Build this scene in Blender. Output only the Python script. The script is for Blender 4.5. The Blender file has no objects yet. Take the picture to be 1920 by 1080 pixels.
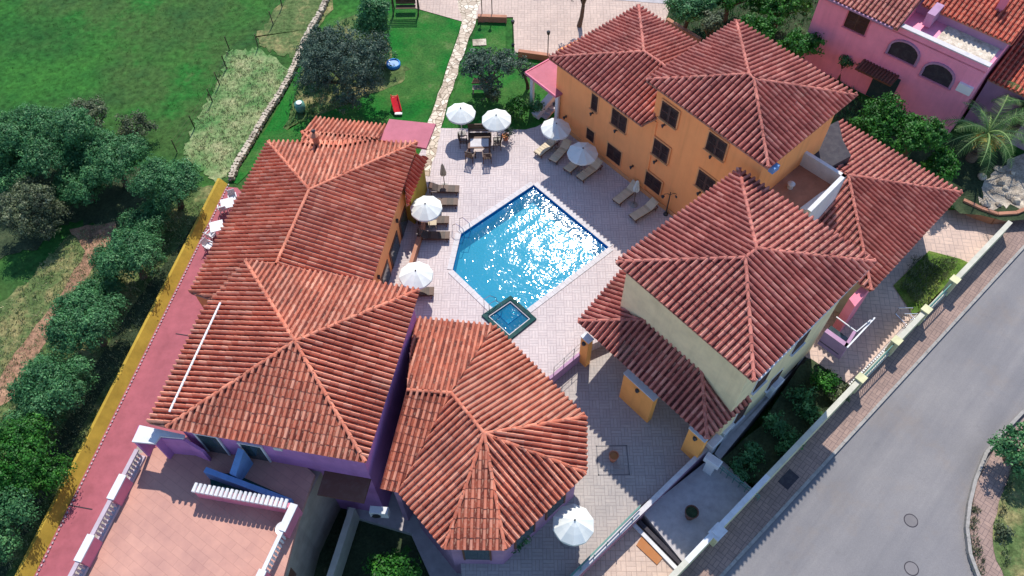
import bpy, math, random
import numpy as np
from mathutils import Vector, Matrix
R = math.radians
rnd = random.Random(7)
D = bpy.data
scene = bpy.context.scene
COL = scene.collection

# ---------------------------------------------------------------- camera, sky, sun, exposure
F, PITCH, ROLL, H = 1534.2, R(56.093), R(-1.032), 40.0
fw = Vector((0, math.cos(PITCH), -math.sin(PITCH)))
r0 = Vector((1, 0, 0)); u0 = r0.cross(fw)
rt = r0 * math.cos(ROLL) + u0 * math.sin(ROLL)
up = u0 * math.cos(ROLL) - r0 * math.sin(ROLL)
cam = D.objects.new('camera', D.cameras.new('camera')); COL.objects.link(cam)
cam.matrix_world = Matrix(((rt.x, up.x, -fw.x, 0), (rt.y, up.y, -fw.y, 0), (rt.z, up.z, -fw.z, H), (0, 0, 0, 1)))
cam.data.sensor_width = 36; cam.data.lens = 36 * F / 1920; cam.data.clip_end = 2000; cam.data.clip_start = 0.5
scene.camera = cam
SUN_AZ, SUN_EL = 6.5, 52.5
w = D.worlds.new('World'); scene.world = w; w.use_nodes = True
nt = w.node_tree
sky = nt.nodes.new('ShaderNodeTexSky'); sky.sky_type = 'NISHITA'; sky.sun_disc = False
sky.sun_elevation = R(SUN_EL); sky.sun_rotation = R(SUN_AZ); sky.altitude = 50
sky.air_density = 1.0; sky.dust_density = 0.2; sky.ozone_density = 4
bg = nt.nodes['Background']; bg.inputs[1].default_value = 0.13
nt.links.new(sky.outputs[0], bg.inputs[0])
sl = D.lights.new('sun', 'SUN'); sl.energy = 3.2; sl.angle = R(0.5); sl.color = (1, 0.945, 0.85)
sun = D.objects.new('sun', sl); COL.objects.link(sun)
sv = Vector((math.sin(R(SUN_AZ)) * math.cos(R(SUN_EL)), math.cos(R(SUN_AZ)) * math.cos(R(SUN_EL)), math.sin(R(SUN_EL))))
sun.rotation_euler = sv.to_track_quat('Z', 'Y').to_euler()
scene.view_settings.view_transform = 'Standard'; scene.view_settings.look = 'None'
scene.view_settings.exposure = 0.78; scene.view_settings.gamma = 1
scene.render.engine = 'CYCLES'

# ---------------------------------------------------------------- geometry helpers
def U(px, py, z=0.0):
    """world point at height z seen at photo pixel (px, py) - used only to survey positions"""
    d = rt * ((px - 960) / F) - up * ((py - 540) / F) + fw
    t = (z - H) / d.z
    return Vector((d.x * t, d.y * t, z))
def UP(px, py, P0, n):
    """survey point on a plane"""
    d = rt * ((px - 960) / F) - up * ((py - 540) / F) + fw
    o = Vector((0, 0, H)); t = (Vector(P0) - o).dot(n) / d.dot(n)
    return o + d * t
def V(*a): return Vector(a)
def plane(a, b, c):
    n = (b - a).cross(c - a).normalized()
    return n if n.z > 0 else -n

class MB:
    def __init__(s): s.v = []; s.f = []; s.r = []
    def face(s, pts, r=None):
        i = len(s.v); s.v += [tuple(p) for p in pts]; s.f.append(tuple(range(i, i + len(pts)))); s.r.append(rnd.random() if r is None else r)
    def box(s, c, size, rz=0, ax=None, r=None):
        c = Vector(c); hx, hy, hz = size[0] / 2, size[1] / 2, size[2] / 2
        M = ax if ax is not None else Matrix.Rotation(rz, 3, 'Z')
        p = [c + M @ Vector((x * hx, y * hy, z * hz)) for z in (-1, 1) for y in (-1, 1) for x in (-1, 1)]
        r = rnd.random() if r is None else r
        i = len(s.v); s.v += [tuple(q) for q in p]
        for f in ((0, 2, 3, 1), (4, 5, 7, 6), (0, 1, 5, 4), (2, 6, 7, 3), (0, 4, 6, 2), (1, 3, 7, 5)):
            s.f.append(tuple(i + k for k in f)); s.r.append(r)
    def bar(s, a, b, wd, ht, r=None):
        a, b = Vector(a), Vector(b); x = (b - a); L = x.length; x.normalize()
        y = Vector((0, 0, 1)).cross(x)
        y = y.normalized() if y.length > 1e-4 else Vector((0, 1, 0)); z = x.cross(y)
        M = Matrix((x, y, z)).transposed()
        s.box((a + b) / 2, (L, wd, ht), ax=M, r=r)
    def prism(s, poly, z0, z1, r=None):
        """poly: list of (x,y) ; z0,z1 floats"""
        n = len(poly); a = sum(poly[i][0] * poly[(i + 1) % n][1] - poly[(i + 1) % n][0] * poly[i][1] for i in range(n))
        if a < 0: poly = poly[::-1]
        r = rnd.random() if r is None else r
        i = len(s.v); s.v += [(p[0], p[1], z0) for p in poly] + [(p[0], p[1], z1) for p in poly]
        s.f.append(tuple(i + k for k in range(n))[::-1]); s.f.append(tuple(i + n + k for k in range(n))); s.r += [r, r]
        for k in range(n):
            m = (k + 1) % n; s.f.append((i + k, i + m, i + n + m, i + n + k)); s.r.append(r)
    def slab(s, pts, t, r=None):
        """3D polygon extruded down by t"""
        n = len(pts); a = sum(pts[i][0] * pts[(i + 1) % n][1] - pts[(i + 1) % n][0] * pts[i][1] for i in range(n))
        if a < 0: pts = pts[::-1]
        r = rnd.random() if r is None else r
        i = len(s.v); s.v += [(p[0], p[1], p[2] - t) for p in pts] + [tuple(p) for p in pts]
        s.f.append(tuple(i + k for k in range(n))[::-1]); s.f.append(tuple(i + n + k for k in range(n))); s.r += [r, r]
        for k in range(n):
            m = (k + 1) % n; s.f.append((i + k, i + m, i + n + m, i + n + k)); s.r.append(r)
    def tube(s, pts, radii, seg=8, r=None, caps=True):
        r = rnd.random() if r is None else r
        pts = [Vector(p) for p in pts]
        if not hasattr(radii, '__len__'): radii = [radii] * len(pts)
        base = len(s.v)
        for k, p in enumerate(pts):
            d = (pts[min(k + 1, len(pts) - 1)] - pts[max(k - 1, 0)]).normalized()
            a = d.cross(Vector((0, 0, 1)))
            if a.length < .05: a = d.cross(Vector((0, 1, 0)))
            a.normalize(); b = d.cross(a)
            for q in range(seg):
                t = 2 * math.pi * q / seg
                s.v.append(tuple(p + (a * math.cos(t) + b * math.sin(t)) * radii[k]))
        for k in range(len(pts) - 1):
            for q in range(seg):
                q2 = (q + 1) % seg
                s.f.append((base + k * seg + q, base + k * seg + q2, base + (k + 1) * seg + q2, base + (k + 1) * seg + q)); s.r.append(r)
        if caps:
            s.f.append(tuple(base + q for q in range(seg))); s.f.append(tuple(base + (len(pts) - 1) * seg + q for q in range(seg))[::-1]); s.r += [r, r]
    def lathe(s, c, prof, seg=20, r=None):
        r = rnd.random() if r is None else r
        c = Vector(c); base = len(s.v)
        for (rad, z) in prof:
            for q in range(seg):
                t = 2 * math.pi * q / seg; s.v.append((c.x + rad * math.cos(t), c.y + rad * math.sin(t), c.z + z))
        for k in range(len(prof) - 1):
            for q in range(seg):
                q2 = (q + 1) % seg
                s.f.append((base + k * seg + q, base + k * seg + q2, base + (k + 1) * seg + q2, base + (k + 1) * seg + q)); s.r.append(r)
    def build(s, name, mat, parent=None, smooth=False):
        me = D.meshes.new(name); me.from_pydata(s.v, [], s.f)
        a = me.attributes.new('rnd', 'FLOAT', 'FACE'); a.data.foreach_set('value', s.r)
        if smooth: me.polygons.foreach_set('use_smooth', [True] * len(me.polygons))
        me.update()
        o = D.objects.new(name, me); COL.objects.link(o)
        if mat: me.materials.append(mat)
        if parent:
            o.parent = parent; o.matrix_parent_inverse = parent.matrix_world.inverted()
            if parent.type == 'EMPTY' or True:
                pass
        return o
def vwall(m, a, b, zb0, zb1, wd):
    a, b = Vector(a), Vector(b); d = (b - a); d.z = 0; d.normalize(); n = Vector((-d.y, d.x, 0)) * (wd / 2)
    A = [a - n, b - n, b + n, a + n]; B = [V(A[0].x, A[0].y, zb0), V(A[1].x, A[1].y, zb1), V(A[2].x, A[2].y, zb1), V(A[3].x, A[3].y, zb0)]
    m.face(A); m.face(B[::-1])
    for i in range(4): j = (i + 1) % 4; m.face([B[i], B[j], A[j], A[i]])
def tag(o, label=None, cat=None, group=None, kind=None):
    if label: o['label'] = label
    if cat: o['category'] = cat
    if group: o['group'] = group
    if kind: o['kind'] = kind
    return o
def empty(name, loc, label, cat, group=None, rz=0.0):
    o = D.objects.new(name, None); COL.objects.link(o); o.empty_display_size = .3
    o.location = loc; o.rotation_euler.z = rz
    o.matrix_world = Matrix.Translation(Vector(loc)) @ Matrix.Rotation(rz, 4, 'Z')
    return tag(o, label, cat, group)
def copy_tree(o, parent=None):
    c = o.copy(); COL.objects.link(c)
    if parent: c.parent = parent; c.matrix_parent_inverse = o.matrix_parent_inverse.copy()
    for ch in [x for x in D.objects if x.parent == o]: copy_tree(ch, c)
    return c
def inset(poly, d):
    """inset a convex polygon of (x,y) by d"""
    n = len(poly); P = [Vector((p[0], p[1])) for p in poly]
    a = sum(P[i].x * P[(i + 1) % n].y - P[(i + 1) % n].x * P[i].y for i in range(n))
    if a < 0: P = P[::-1]
    out = []
    for i in range(n):
        p0, p1, p2 = P[i - 1], P[i], P[(i + 1) % n]
        d1 = (p1 - p0).normalized(); d2 = (p2 - p1).normalized()
        n1 = Vector((-d1.y, d1.x)); n2 = Vector((-d2.y, d2.x))
        a1 = p0 + n1 * d; a2 = p1 + n2 * d
        den = d1.x * d2.y - d1.y * d2.x
        if abs(den) < .05: out.append(tuple(p1 + n1 * d)); continue
        t = ((a2.x - a1.x) * d2.y - (a2.y - a1.y) * d2.x) / den
        out.append(tuple(a1 + d1 * t))
    return out

# ---------------------------------------------------------------- materials
MATS = {}
def nodes(name, rough=.8, spec=.3):
    m = D.materials.new(name); m.use_nodes = True; t = m.node_tree; b = t.nodes['Principled BSDF']
    b.inputs['Roughness'].default_value = rough; b.inputs['Specular IOR Level'].default_value = spec
    return m, t, b
def nn(t, typ, **k):
    n = t.nodes.new(typ)
    for a, v in k.items(): setattr(n, a, v)
    return n
def ramp(t, src, stops):
    r = nn(t, 'ShaderNodeValToRGB'); e = r.color_ramp.elements
    while len(e) < len(stops): e.new(.5)
    for i, (p, c) in enumerate(stops): e[i].position = p; e[i].color = (*c, 1)
    t.links.new(src, r.inputs[0]); return r.outputs[0]
def noise(t, vec, scale, detail=4, rough=.55):
    n = nn(t, 'ShaderNodeTexNoise'); n.inputs['Scale'].default_value = scale; n.inputs['Detail'].default_value = detail; n.inputs['Roughness'].default_value = rough
    t.links.new(vec, n.inputs['Vector']); return n.outputs[0]
def mix(t, a, b, f, mode='MIX'):
    m = nn(t, 'ShaderNodeMix', data_type='RGBA', blend_type=mode)
    for s, v in ((m.inputs[0], f), (m.inputs[6], a), (m.inputs[7], b)):
        if hasattr(v, 'is_output'): t.links.new(v, s)
        elif hasattr(v, '__len__'): s.default_value = (*v, 1)
        else: s.default_value = v
    return m.outputs[2]
def math_(t, op, a, b=None):
    m = nn(t, 'ShaderNodeMath', operation=op)
    for s, v in zip(m.inputs, (a, b)):
        if v is None: continue
        if hasattr(v, 'is_output'): t.links.new(v, s)
        else: s.default_value = v
    return m.outputs[0]
def coords(t, rot=0, scale=1.0):
    tc = nn(t, 'ShaderNodeNewGeometry'); mp = nn(t, 'ShaderNodeMapping')
    mp.inputs['Rotation'].default_value = (0, 0, rot); mp.inputs['Scale'].default_value = (scale,) * 3
    t.links.new(tc.outputs['Position'], mp.inputs[0]); return mp.outputs[0]
def bump(t, b, h, strength=.3, dist=.02):
    n = nn(t, 'ShaderNodeBump'); n.inputs['Strength'].default_value = strength; n.inputs['Distance'].default_value = dist
    t.links.new(h, n.inputs['Height']); t.links.new(n.outputs[0], b.inputs['Normal'])
def attr(t, name='rnd'):
    a = nn(t, 'ShaderNodeAttribute', attribute_name=name); return a.outputs['Fac']
def stucco(name, c, var=.12, rough=.85, sc=1.2):
    m, t, b = nodes(name, rough, .2); v = coords(t)
    dark = tuple(x * (1 - var * 1.6) for x in c); light = tuple(min(1, x * (1 + var)) for x in c)
    a = ramp(t, noise(t, v, sc, 6, .65), [(.3, dark), (.7, light)])
    sm = nn(t, 'ShaderNodeMapping'); sm.inputs['Scale'].default_value = (2.2, 2.2, .16); t.links.new(v, sm.inputs[0])
    a = mix(t, a, ramp(t, noise(t, sm.outputs[0], 1.0, 6, .7), [(.30, (.90, .89, .88)), (.5, (1, 1, 1)), (.75, (1.04, 1.03, 1.02))]), 1.0, 'MULTIPLY')
    t.links.new(a, b.inputs['Base Color']); bump(t, b, noise(t, v, 40, 3), .25, .01)
    MATS[name] = m; return m
def plain(name, c, rough=.5, spec=.4, metal=0, var=.08):
    m, t, b = nodes(name, rough, spec); b.inputs['Metallic'].default_value = metal
    dark = tuple(x * (1 - var * 2) for x in c); light = tuple(min(1, x * (1 + var)) for x in c)
    a = ramp(t, attr(t), [(0, dark), (1, light)]); v = coords(t)
    a = mix(t, a, mix(t, a, (.5, .47, .42), .08), ramp(t, noise(t, v, 3.0, 5, .7), [(.45, (0, 0, 0)), (.8, (1, 1, 1))]))
    t.links.new(a, b.inputs['Base Color']); return m
def tile_mat(name, stops, age=.35):
    m, t, b = nodes(name, .75, .25); v = coords(t)
    c = ramp(t, attr(t), stops)
    n1 = ramp(t, noise(t, v, .55, 5, .6), [(.35, (.72, .66, .68)), (.68, (1.06, 1.02, 1.0))])
    c = mix(t, c, n1, 1.0, 'MULTIPLY')
    li = ramp(t, noise(t, v, 9, 6, .75), [(.52, (0, 0, 0)), (.72, (1, 1, 1))])
    c = mix(t, c, (.58, .44, .34), math_(t, 'MULTIPLY', li, age))
    lc = ramp(t, noise(t, v, .8, 7, .8), [(.58, (0, 0, 0)), (.70, (1, 1, 1))])
    c = mix(t, c, (.34, .26, .17), math_(t, 'MULTIPLY', lc, .38))
    dk = ramp(t, noise(t, v, 3.1, 6, .8), [(.6, (0, 0, 0)), (.78, (1, 1, 1))])
    c = mix(t, c, (.10, .05, .045), math_(t, 'MULTIPLY', dk, .22))
    t.links.new(c, b.inputs['Base Color']); bump(t, b, noise(t, v, 60, 3), .3, .01)
    return m
def paving(name, c1, c2, mortar, rot, bw=.62, bh=.31, stain=.25, msize=.02):
    m, t, b = nodes(name, .8, .25); 
    outs = []
    for k in (0, 1):
        v = coords(t, rot + (math.pi / 2 if k else 0))
        br = nn(t, 'ShaderNodeTexBrick', offset=0.0, squash=1.0)
        br.inputs['Scale'].default_value = 1; br.inputs['Brick Width'].default_value = bw; br.inputs['Row Height'].default_value = bh
        br.inputs['Mortar Size'].default_value = msize; br.inputs['Mortar Smooth'].default_value = .2; br.inputs['Bias'].default_value = 0
        for i, c in enumerate((c1, c2, mortar)): br.inputs[1 + i].default_value = (*c, 1)
        t.links.new(v, br.inputs[0]); outs.append(br.outputs[0])
    ck = nn(t, 'ShaderNodeTexChecker'); ck.inputs['Scale'].default_value = 1 / bw
    ck.inputs[1].default_value = (0, 0, 0, 1); ck.inputs[2].default_value = (1, 1, 1, 1)
    vv = coords(t, rot)
    ad = nn(t, 'ShaderNodeVectorMath', operation='MULTIPLY'); ad.inputs[1].default_value = (1, 1, 0); t.links.new(vv, ad.inputs[0])
    ad2 = nn(t, 'ShaderNodeVectorMath', operation='ADD'); ad2.inputs[1].default_value = (0, 0, .3); t.links.new(ad.outputs[0], ad2.inputs[0])
    t.links.new(ad2.outputs[0], ck.inputs[0])
    c = mix(t, outs[0], outs[1], ck.outputs[1])
    v = coords(t)
    c = mix(t, c, ramp(t, noise(t, v, .35, 6, .65), [(.3, (1 - stain,) * 3), (.65, (1.03, 1.02, 1.0))]), 1.0, 'MULTIPLY')
    c = mix(t, c, ramp(t, noise(t, v, 5, 4, .7), [(.35, (.88, .88, .9)), (.7, (1.05, 1.03, 1.02))]), 1.0, 'MULTIPLY')
    t.links.new(c, b.inputs['Base Color']); return m
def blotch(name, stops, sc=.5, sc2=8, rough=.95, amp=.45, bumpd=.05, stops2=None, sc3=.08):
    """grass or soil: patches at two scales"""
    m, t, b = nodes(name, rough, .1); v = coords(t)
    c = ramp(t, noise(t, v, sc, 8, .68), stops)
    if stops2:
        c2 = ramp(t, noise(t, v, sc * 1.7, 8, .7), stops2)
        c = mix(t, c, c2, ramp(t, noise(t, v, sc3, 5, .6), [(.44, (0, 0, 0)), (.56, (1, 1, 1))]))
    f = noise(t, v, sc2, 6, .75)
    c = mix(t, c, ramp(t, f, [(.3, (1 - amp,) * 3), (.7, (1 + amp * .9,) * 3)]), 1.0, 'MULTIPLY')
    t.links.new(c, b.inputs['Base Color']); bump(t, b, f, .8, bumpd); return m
def leaf_mat(name, c0, c1, c2):
    m, t, b = nodes(name, .55, .3); v = coords(t)
    c = ramp(t, attr(t), [(0, c0), (.6, c1), (1, c2)])
    c = mix(t, c, ramp(t, noise(t, v, .9, 3), [(.3, (.75, .75, .75)), (.7, (1.25, 1.25, 1.15))]), 1.0, 'MULTIPLY')
    t.links.new(c, b.inputs['Base Color'])
    tr = nn(t, 'ShaderNodeBsdfTranslucent'); t.links.new(c, tr.inputs[0])
    ms = nn(t, 'ShaderNodeMixShader'); ms.inputs[0].default_value = .25
    t.links.new(b.outputs[0], ms.inputs[1]); t.links.new(tr.outputs[0], ms.inputs[2])
    t.links.new(ms.outputs[0], t.nodes['Material Output'].inputs[0]); return m

M = {}
M['tile'] = tile_mat('roof_tile', [(0, (.085, .018, .018)), (.25, (.43, .135, .105)), (.7, (.56, .205, .16)), (1, (.72, .36, .28))])
M['tile_warm'] = tile_mat('roof_tile_warm', [(0, (.10, .02, .016)), (.25, (.54, .155, .09)), (.7, (.70, .26, .16)), (1, (.82, .44, .30))], .45)
M['tile_red'] = tile_mat('roof_tile_red', [(0, (.2, .03, .02)), (.25, (.52, .10, .06)), (.8, (.63, .17, .10)), (1, (.68, .27, .17))], .3)
M['soffit'] = stucco('roof_soffit', (.36, .20, .15))
M['orange'] = stucco('orange_render', (.99, .38, .14), .03)
M['orange_bright'] = stucco('bright_orange_render', (.95, .43, .12), .05)
M['orange_soft'] = stucco('soft_orange_render', (.78, .36, .16), .08)
M['cream'] = stucco('cream_render', (.78, .66, .40), .08)
M['cream_base'] = stucco('cream_base_render', (.52, .50, .42), .1)
M['purple'] = stucco('purple_render', (.44, .19, .42), .08)
M['pinkwall'] = stucco('pink_render', (.70, .22, .30), .08)
M['palemauve'] = stucco('pale_mauve_stone', (.46, .38, .42), .1)
M['villapink'] = stucco('villa_pink_render', (.88, .32, .45), .06)
M['mauve'] = stucco('mauve_render', (.40, .24, .36), .1)
M['blue'] = stucco('blue_render', (.15, .28, .52), .1)
M['greywall'] = stucco('grey_beige_render', (.36, .30, .25), .12)
M['brownwall'] = stucco('brown_render', (.42, .20, .13), .15)
M['white'] = stucco('white_paint', (.62, .62, .64), .06, sc=3)
M['yellow'] = stucco('ochre_paint', (.44, .30, .045), .16)
M['paleyellow'] = stucco('pale_yellow_render', (.60, .58, .36), .12)
M['pinkfloor'] = stucco('pink_floor', (.36, .10, .125), .14, .7, .8)
M['pinkroof'] = stucco('pink_flat_roof', (.44, .13, .17), .1, .7, .6)
M['deck'] = paving('deck_paving', (.60, .53, .525), (.545, .475, .475), (.40, .33, .335), R(1), .51, .17, .14, .015)
M['court'] = paving('court_paving', (.45, .41, .385), (.40, .365, .345), (.27, .24, .235), R(1), .54, .18, .15, .012)
M['lower'] = paving('lower_paving', (.58, .45, .38), (.52, .40, .34), (.36, .27, .23), R(2), .5, .25, .2, .015)
M['walk'] = stucco('smooth_paving', (.42, .39, .40), .12, sc=2)
M['patio'] = paving('patio_paving', (.66, .50, .42), (.58, .44, .38), (.42, .33, .30), R(8), .56, .28, .25)
M['terrace'] = None
M['water_tile'] = None
M['coping'] = stucco('coping_stone', (.56, .53, .54), .08, sc=4)
M['asphalt'] = None
M['kerb'] = stucco('kerb_concrete', (.32, .30, .28), .15, sc=4)
M['sidewalk'] = paving('sidewalk_paving', (.36, .25, .21), (.30, .21, .18), (.18, .13, .12), R(42), .4, .2, .3, .015)
M['grass_field'] = blotch('field_grass', [(.25, (.010, .050, .014)), (.45, (.020, .095, .018)), (.58, (.035, .135, .022)), (.8, (.13, .17, .045))], .11, 2.2, amp=.55,
    stops2=[(.3, (.02, .07, .02)), (.5, (.045, .10, .025)), (.65, (.02, .12, .02)), (.8, (.11, .13, .05))], sc3=.06)
M['lawn'] = blotch('lawn_grass', [(.3, (.008, .075, .015)), (.5, (.012, .13, .018)), (.7, (.04, .16, .03)), (.85, (.13, .18, .07))], .35, 7, amp=.45, stops2=[(.3, (.02, .09, .02)), (.55, (.05, .14, .03)), (.8, (.18, .19, .09))], sc3=.22)
M['yardgrass'] = blotch('yard_grass', [(.3, (.04, .10, .02)), (.5, (.10, .17, .03)), (.7, (.24, .26, .08)), (.85, (.34, .30, .14))], .8, 8, amp=.5)
M['dry'] = blotch('dry_grass', [(.3, (.04, .14, .04)), (.42, (.10, .20, .065)), (.58, (.24, .28, .13)), (.72, (.42, .38, .22)), (.85, (.52, .40, .26))], .45, 5, amp=.6)
M['weeds'] = blotch('weedy_soil', [(.3, (.03, .08, .02)), (.5, (.10, .14, .05)), (.62, (.26, .22, .10)), (.8, (.42, .30, .18))], .4, 4, amp=.6)
M['soil'] = blotch('brown_soil', [(.3, (.12, .08, .05)), (.5, (.30, .17, .11)), (.7, (.48, .28, .18))], .6, 5, amp=.5)
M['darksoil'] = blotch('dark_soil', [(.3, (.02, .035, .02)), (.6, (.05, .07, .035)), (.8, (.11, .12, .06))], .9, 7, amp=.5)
M['stonepath'] = None
M['wood'] = plain('brown_wood', (.13, .055, .035), .6)
M['shutter'] = plain('dark_shutter_wood', (.06, .024, .02), .6, var=.2)
M['wicker'] = plain('dark_wicker', (.09, .045, .03), .6, var=.3)
M['fabric'] = plain('beige_fabric', (.60, .50, .36), .9, .1)
M['umbrella'] = plain('cream_umbrella_cloth', (.68, .70, .67), .85, .1, var=.04)
M['metal'] = plain('dark_metal', (.05, .05, .055), .4, .5, .6)
M['steel'] = plain('steel', (.6, .6, .62), .25, .5, 1)
M['plastic_white'] = plain('white_plastic', (.70, .71, .72), .35)
M['terracotta'] = plain('terracotta', (.50, .18, .10), .7)
M['bark'] = plain('bark', (.12, .085, .06), .9, .1, var=.3)
M['red'] = plain('red_plastic', (.75, .02, .03), .3)
M['bluep'] = plain('blue_plastic', (.02, .22, .60), .3)
M['teal'] = plain('teal_paint', (.07, .22, .19), .5)
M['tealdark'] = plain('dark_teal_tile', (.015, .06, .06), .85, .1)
M['slate'] = plain('slate', (.03, .025, .035), .8)
M['glass'] = plain('dark_glass', (.03, .06, .07), .08, .6)
M['manhole'] = plain('cast_iron', (.17, .155, .16), .6)
M['rust'] = plain('rust_mat', (.42, .16, .05), .8)
M['stone'] = blotch('pale_stone', [(.3, (.22, .18, .14)), (.5, (.45, .38, .30)), (.7, (.66, .58, .47))], 1.6, 9, amp=.4)
M['gravel'] = blotch('pale_gravel', [(.3, (.34, .28, .22)), (.5, (.60, .52, .42)), (.7, (.78, .70, .60))], 2.5, 12, amp=.35)
M['leaf_dark'] = leaf_mat('leaf_dark', (.022, .095, .034), (.065, .21, .075), (.17, .37, .15))
M['leaf_olive'] = leaf_mat('leaf_olive', (.030, .06, .045), (.065, .115, .085), (.16, .22, .16))
M['leaf_bright'] = leaf_mat('leaf_bright', (.012, .07, .010), (.03, .16, .015), (.10, .30, .04))
M['leaf_field'] = leaf_mat('leaf_field', (.015, .09, .012), (.03, .14, .018), (.07, .20, .03))
M['leaf_straw'] = leaf_mat('leaf_straw', (.10, .16, .06), (.26, .30, .14), (.50, .46, .28))
M['leaf_grey'] = leaf_mat('leaf_grey', (.04, .055, .035), (.12, .16, .08), (.30, .32, .20))
M['leaf_palm'] = leaf_mat('leaf_palm', (.03, .10, .02), (.08, .20, .05), (.26, .38, .14))
M['leaf_orange'] = leaf_mat('leaf_orange', (.25, .07, .01), (.50, .20, .02), (.70, .45, .08))

def mk_special():
    m, t, b = nodes('terrace_tile', .75, .25); v = coords(t, R(35))
    br = nn(t, 'ShaderNodeTexBrick', offset=.5)
    for k, x in (('Scale', 1), ('Brick Width', 1.1), ('Row Height', .4), ('Mortar Size', .014), ('Mortar Smooth', .3), ('Bias', 0)): br.inputs[k].default_value = x
    for i, c in enumerate(((.52, .285, .225), (.485, .262, .21), (.42, .225, .18))): br.inputs[1 + i].default_value = (*c, 1)
    t.links.new(v, br.inputs[0])
    v2 = coords(t)
    c = mix(t, br.outputs[0], ramp(t, noise(t, v2, .7, 6, .65), [(.3, (.80, .78, .82)), (.7, (1.1, 1.08, 1.05))]), 1.0, 'MULTIPLY')
    t.links.new(c, b.inputs['Base Color']); M['terrace'] = m
    m, t, b = nodes('pool_tile', .4, .4); v = coords(t)
    br = nn(t, 'ShaderNodeTexBrick', offset=0)
    for k, x in (('Scale', 1), ('Brick Width', .12), ('Row Height', .12), ('Mortar Size', .006), ('Bias', 0)): br.inputs[k].default_value = x
    for i, c in enumerate(((.01, .17, .28), (.01, .20, .31), (.03, .23, .33))): br.inputs[1 + i].default_value = (*c, 1)
    t.links.new(v, br.inputs[0])
    vo = nn(t, 'ShaderNodeTexVoronoi', feature='DISTANCE_TO_EDGE'); vo.inputs['Scale'].default_value = 2.3
    t.links.new(v, vo.inputs[0])
    t.links.new(br.outputs[0], b.inputs['Base Color']); M['water_tile'] = m
    # water surface: clear with Fresnel mirror and real ripples in the normal
    m2, t, b = nodes('pool_wall_tile', .35, .4); b.inputs['Base Color'].default_value = (.0, .34, .85, 1); M['pool_wall'] = m2
    m = D.materials.new('pool_water'); m.use_nodes = True; t = m.node_tree; t.nodes.remove(t.nodes['Principled BSDF'])
    out = t.nodes['Material Output']
    df = nn(t, 'ShaderNodeBsdfDiffuse'); df.inputs[0].default_value = (.01, .25, .45, 1)
    tm = nn(t, 'ShaderNodeMixShader'); tm.inputs[0].default_value = .38
    gl = nn(t, 'ShaderNodeBsdfGlossy'); gl.inputs['Roughness'].default_value = .05; gl.inputs[0].default_value = (1, 1, 1, 1)
    tr = nn(t, 'ShaderNodeBsdfTransparent'); tr.inputs[0].default_value = (.42, .90, .98, 1)
    fr = nn(t, 'ShaderNodeFresnel'); fr.inputs[0].default_value = 1.33
    v = coords(t)
    h1 = noise(t, v, 1.1, 2, .5); h2 = noise(t, v, 7, 1, .5)
    hh = math_(t, 'ADD', math_(t, 'MULTIPLY', h1, 1.0), math_(t, 'MULTIPLY', h2, .6))
    bp = nn(t, 'ShaderNodeBump'); bp.inputs['Strength'].default_value = 1; bp.inputs['Distance'].default_value = .004
    t.links.new(hh, bp.inputs['Height'])
    for n in (gl, fr): t.links.new(bp.outputs[0], n.inputs['Normal'])
    ms = nn(t, 'ShaderNodeMixShader'); t.links.new(fr.outputs[0], ms.inputs[0]); t.links.new(tr.outputs[0], tm.inputs[1]); t.links.new(df.outputs[0], tm.inputs[2]); t.links.new(tm.outputs[0], ms.inputs[1]); t.links.new(gl.outputs[0], ms.inputs[2])
    t.links.new(ms.outputs[0], out.inputs[0]); M['water'] = m
    m, t, b = nodes('asphalt', .85, .25); v = coords(t)
    c = ramp(t, noise(t, v, .16, 7, .65), [(.25, (.165, .160, .166)), (.5, (.200, .192, .198)), (.75, (.245, .232, .23))])
    c = mix(t, c, ramp(t, noise(t, v, 30, 3, .7), [(.3, (.85,) * 3), (.7, (1.12,) * 3)]), 1.0, 'MULTIPLY')
    c = mix(t, c, (.24, .19, .15), math_(t, 'MULTIPLY', ramp(t, noise(t, v, .35, 6, .7), [(.55, (0, 0, 0)), (.75, (1, 1, 1))]), .4))
    c = mix(t, c, (.11, .105, .11), math_(t, 'MULTIPLY', ramp(t, noise(t, v, .9, 7, .75), [(.60, (0, 0, 0)), (.70, (1, 1, 1))]), .30))
    lw_ = coords(t, R(-46)); sx_ = nn(t, 'ShaderNodeMapping'); sx_.inputs['Scale'].default_value = (.05, .8, 1); t.links.new(lw_, sx_.inputs[0])
    c = mix(t, c, ramp(t, noise(t, sx_.outputs[0], 1.0, 5, .6), [(.35, (.86, .86, .88)), (.65, (1.1, 1.08, 1.06))]), 1.0, 'MULTIPLY')
    vo = nn(t, 'ShaderNodeTexVoronoi', feature='DISTANCE_TO_EDGE'); vo.inputs['Scale'].default_value = .22
    nz = nn(t, 'ShaderNodeTexNoise'); nz.inputs['Scale'].default_value = 1.5; nz.inputs['Detail'].default_value = 6
    t.links.new(v, nz.inputs['Vector'])
    va = nn(t, 'ShaderNodeVectorMath', operation='ADD'); t.links.new(v, va.inputs[0]); t.links.new(nz.outputs[1], va.inputs[1]); t.links.new(va.outputs[0], vo.inputs[0])
    cr = ramp(t, vo.outputs[0], [(0, (1, 1, 1)), (.006, (0, 0, 0))])
    c = mix(t, c, (.15, .14, .14), math_(t, 'MULTIPLY', cr, .15))
    t.links.new(c, b.inputs['Base Color']); bump(t, b, noise(t, v, 60, 3), .3, .01); M['asphalt'] = m
    m, t, b = nodes('crazy_paving', .85, .2); v = coords(t)
    vo = nn(t, 'ShaderNodeTexVoronoi', feature='DISTANCE_TO_EDGE'); vo.inputs['Scale'].default_value = 2.6; t.links.new(v, vo.inputs[0])
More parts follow.
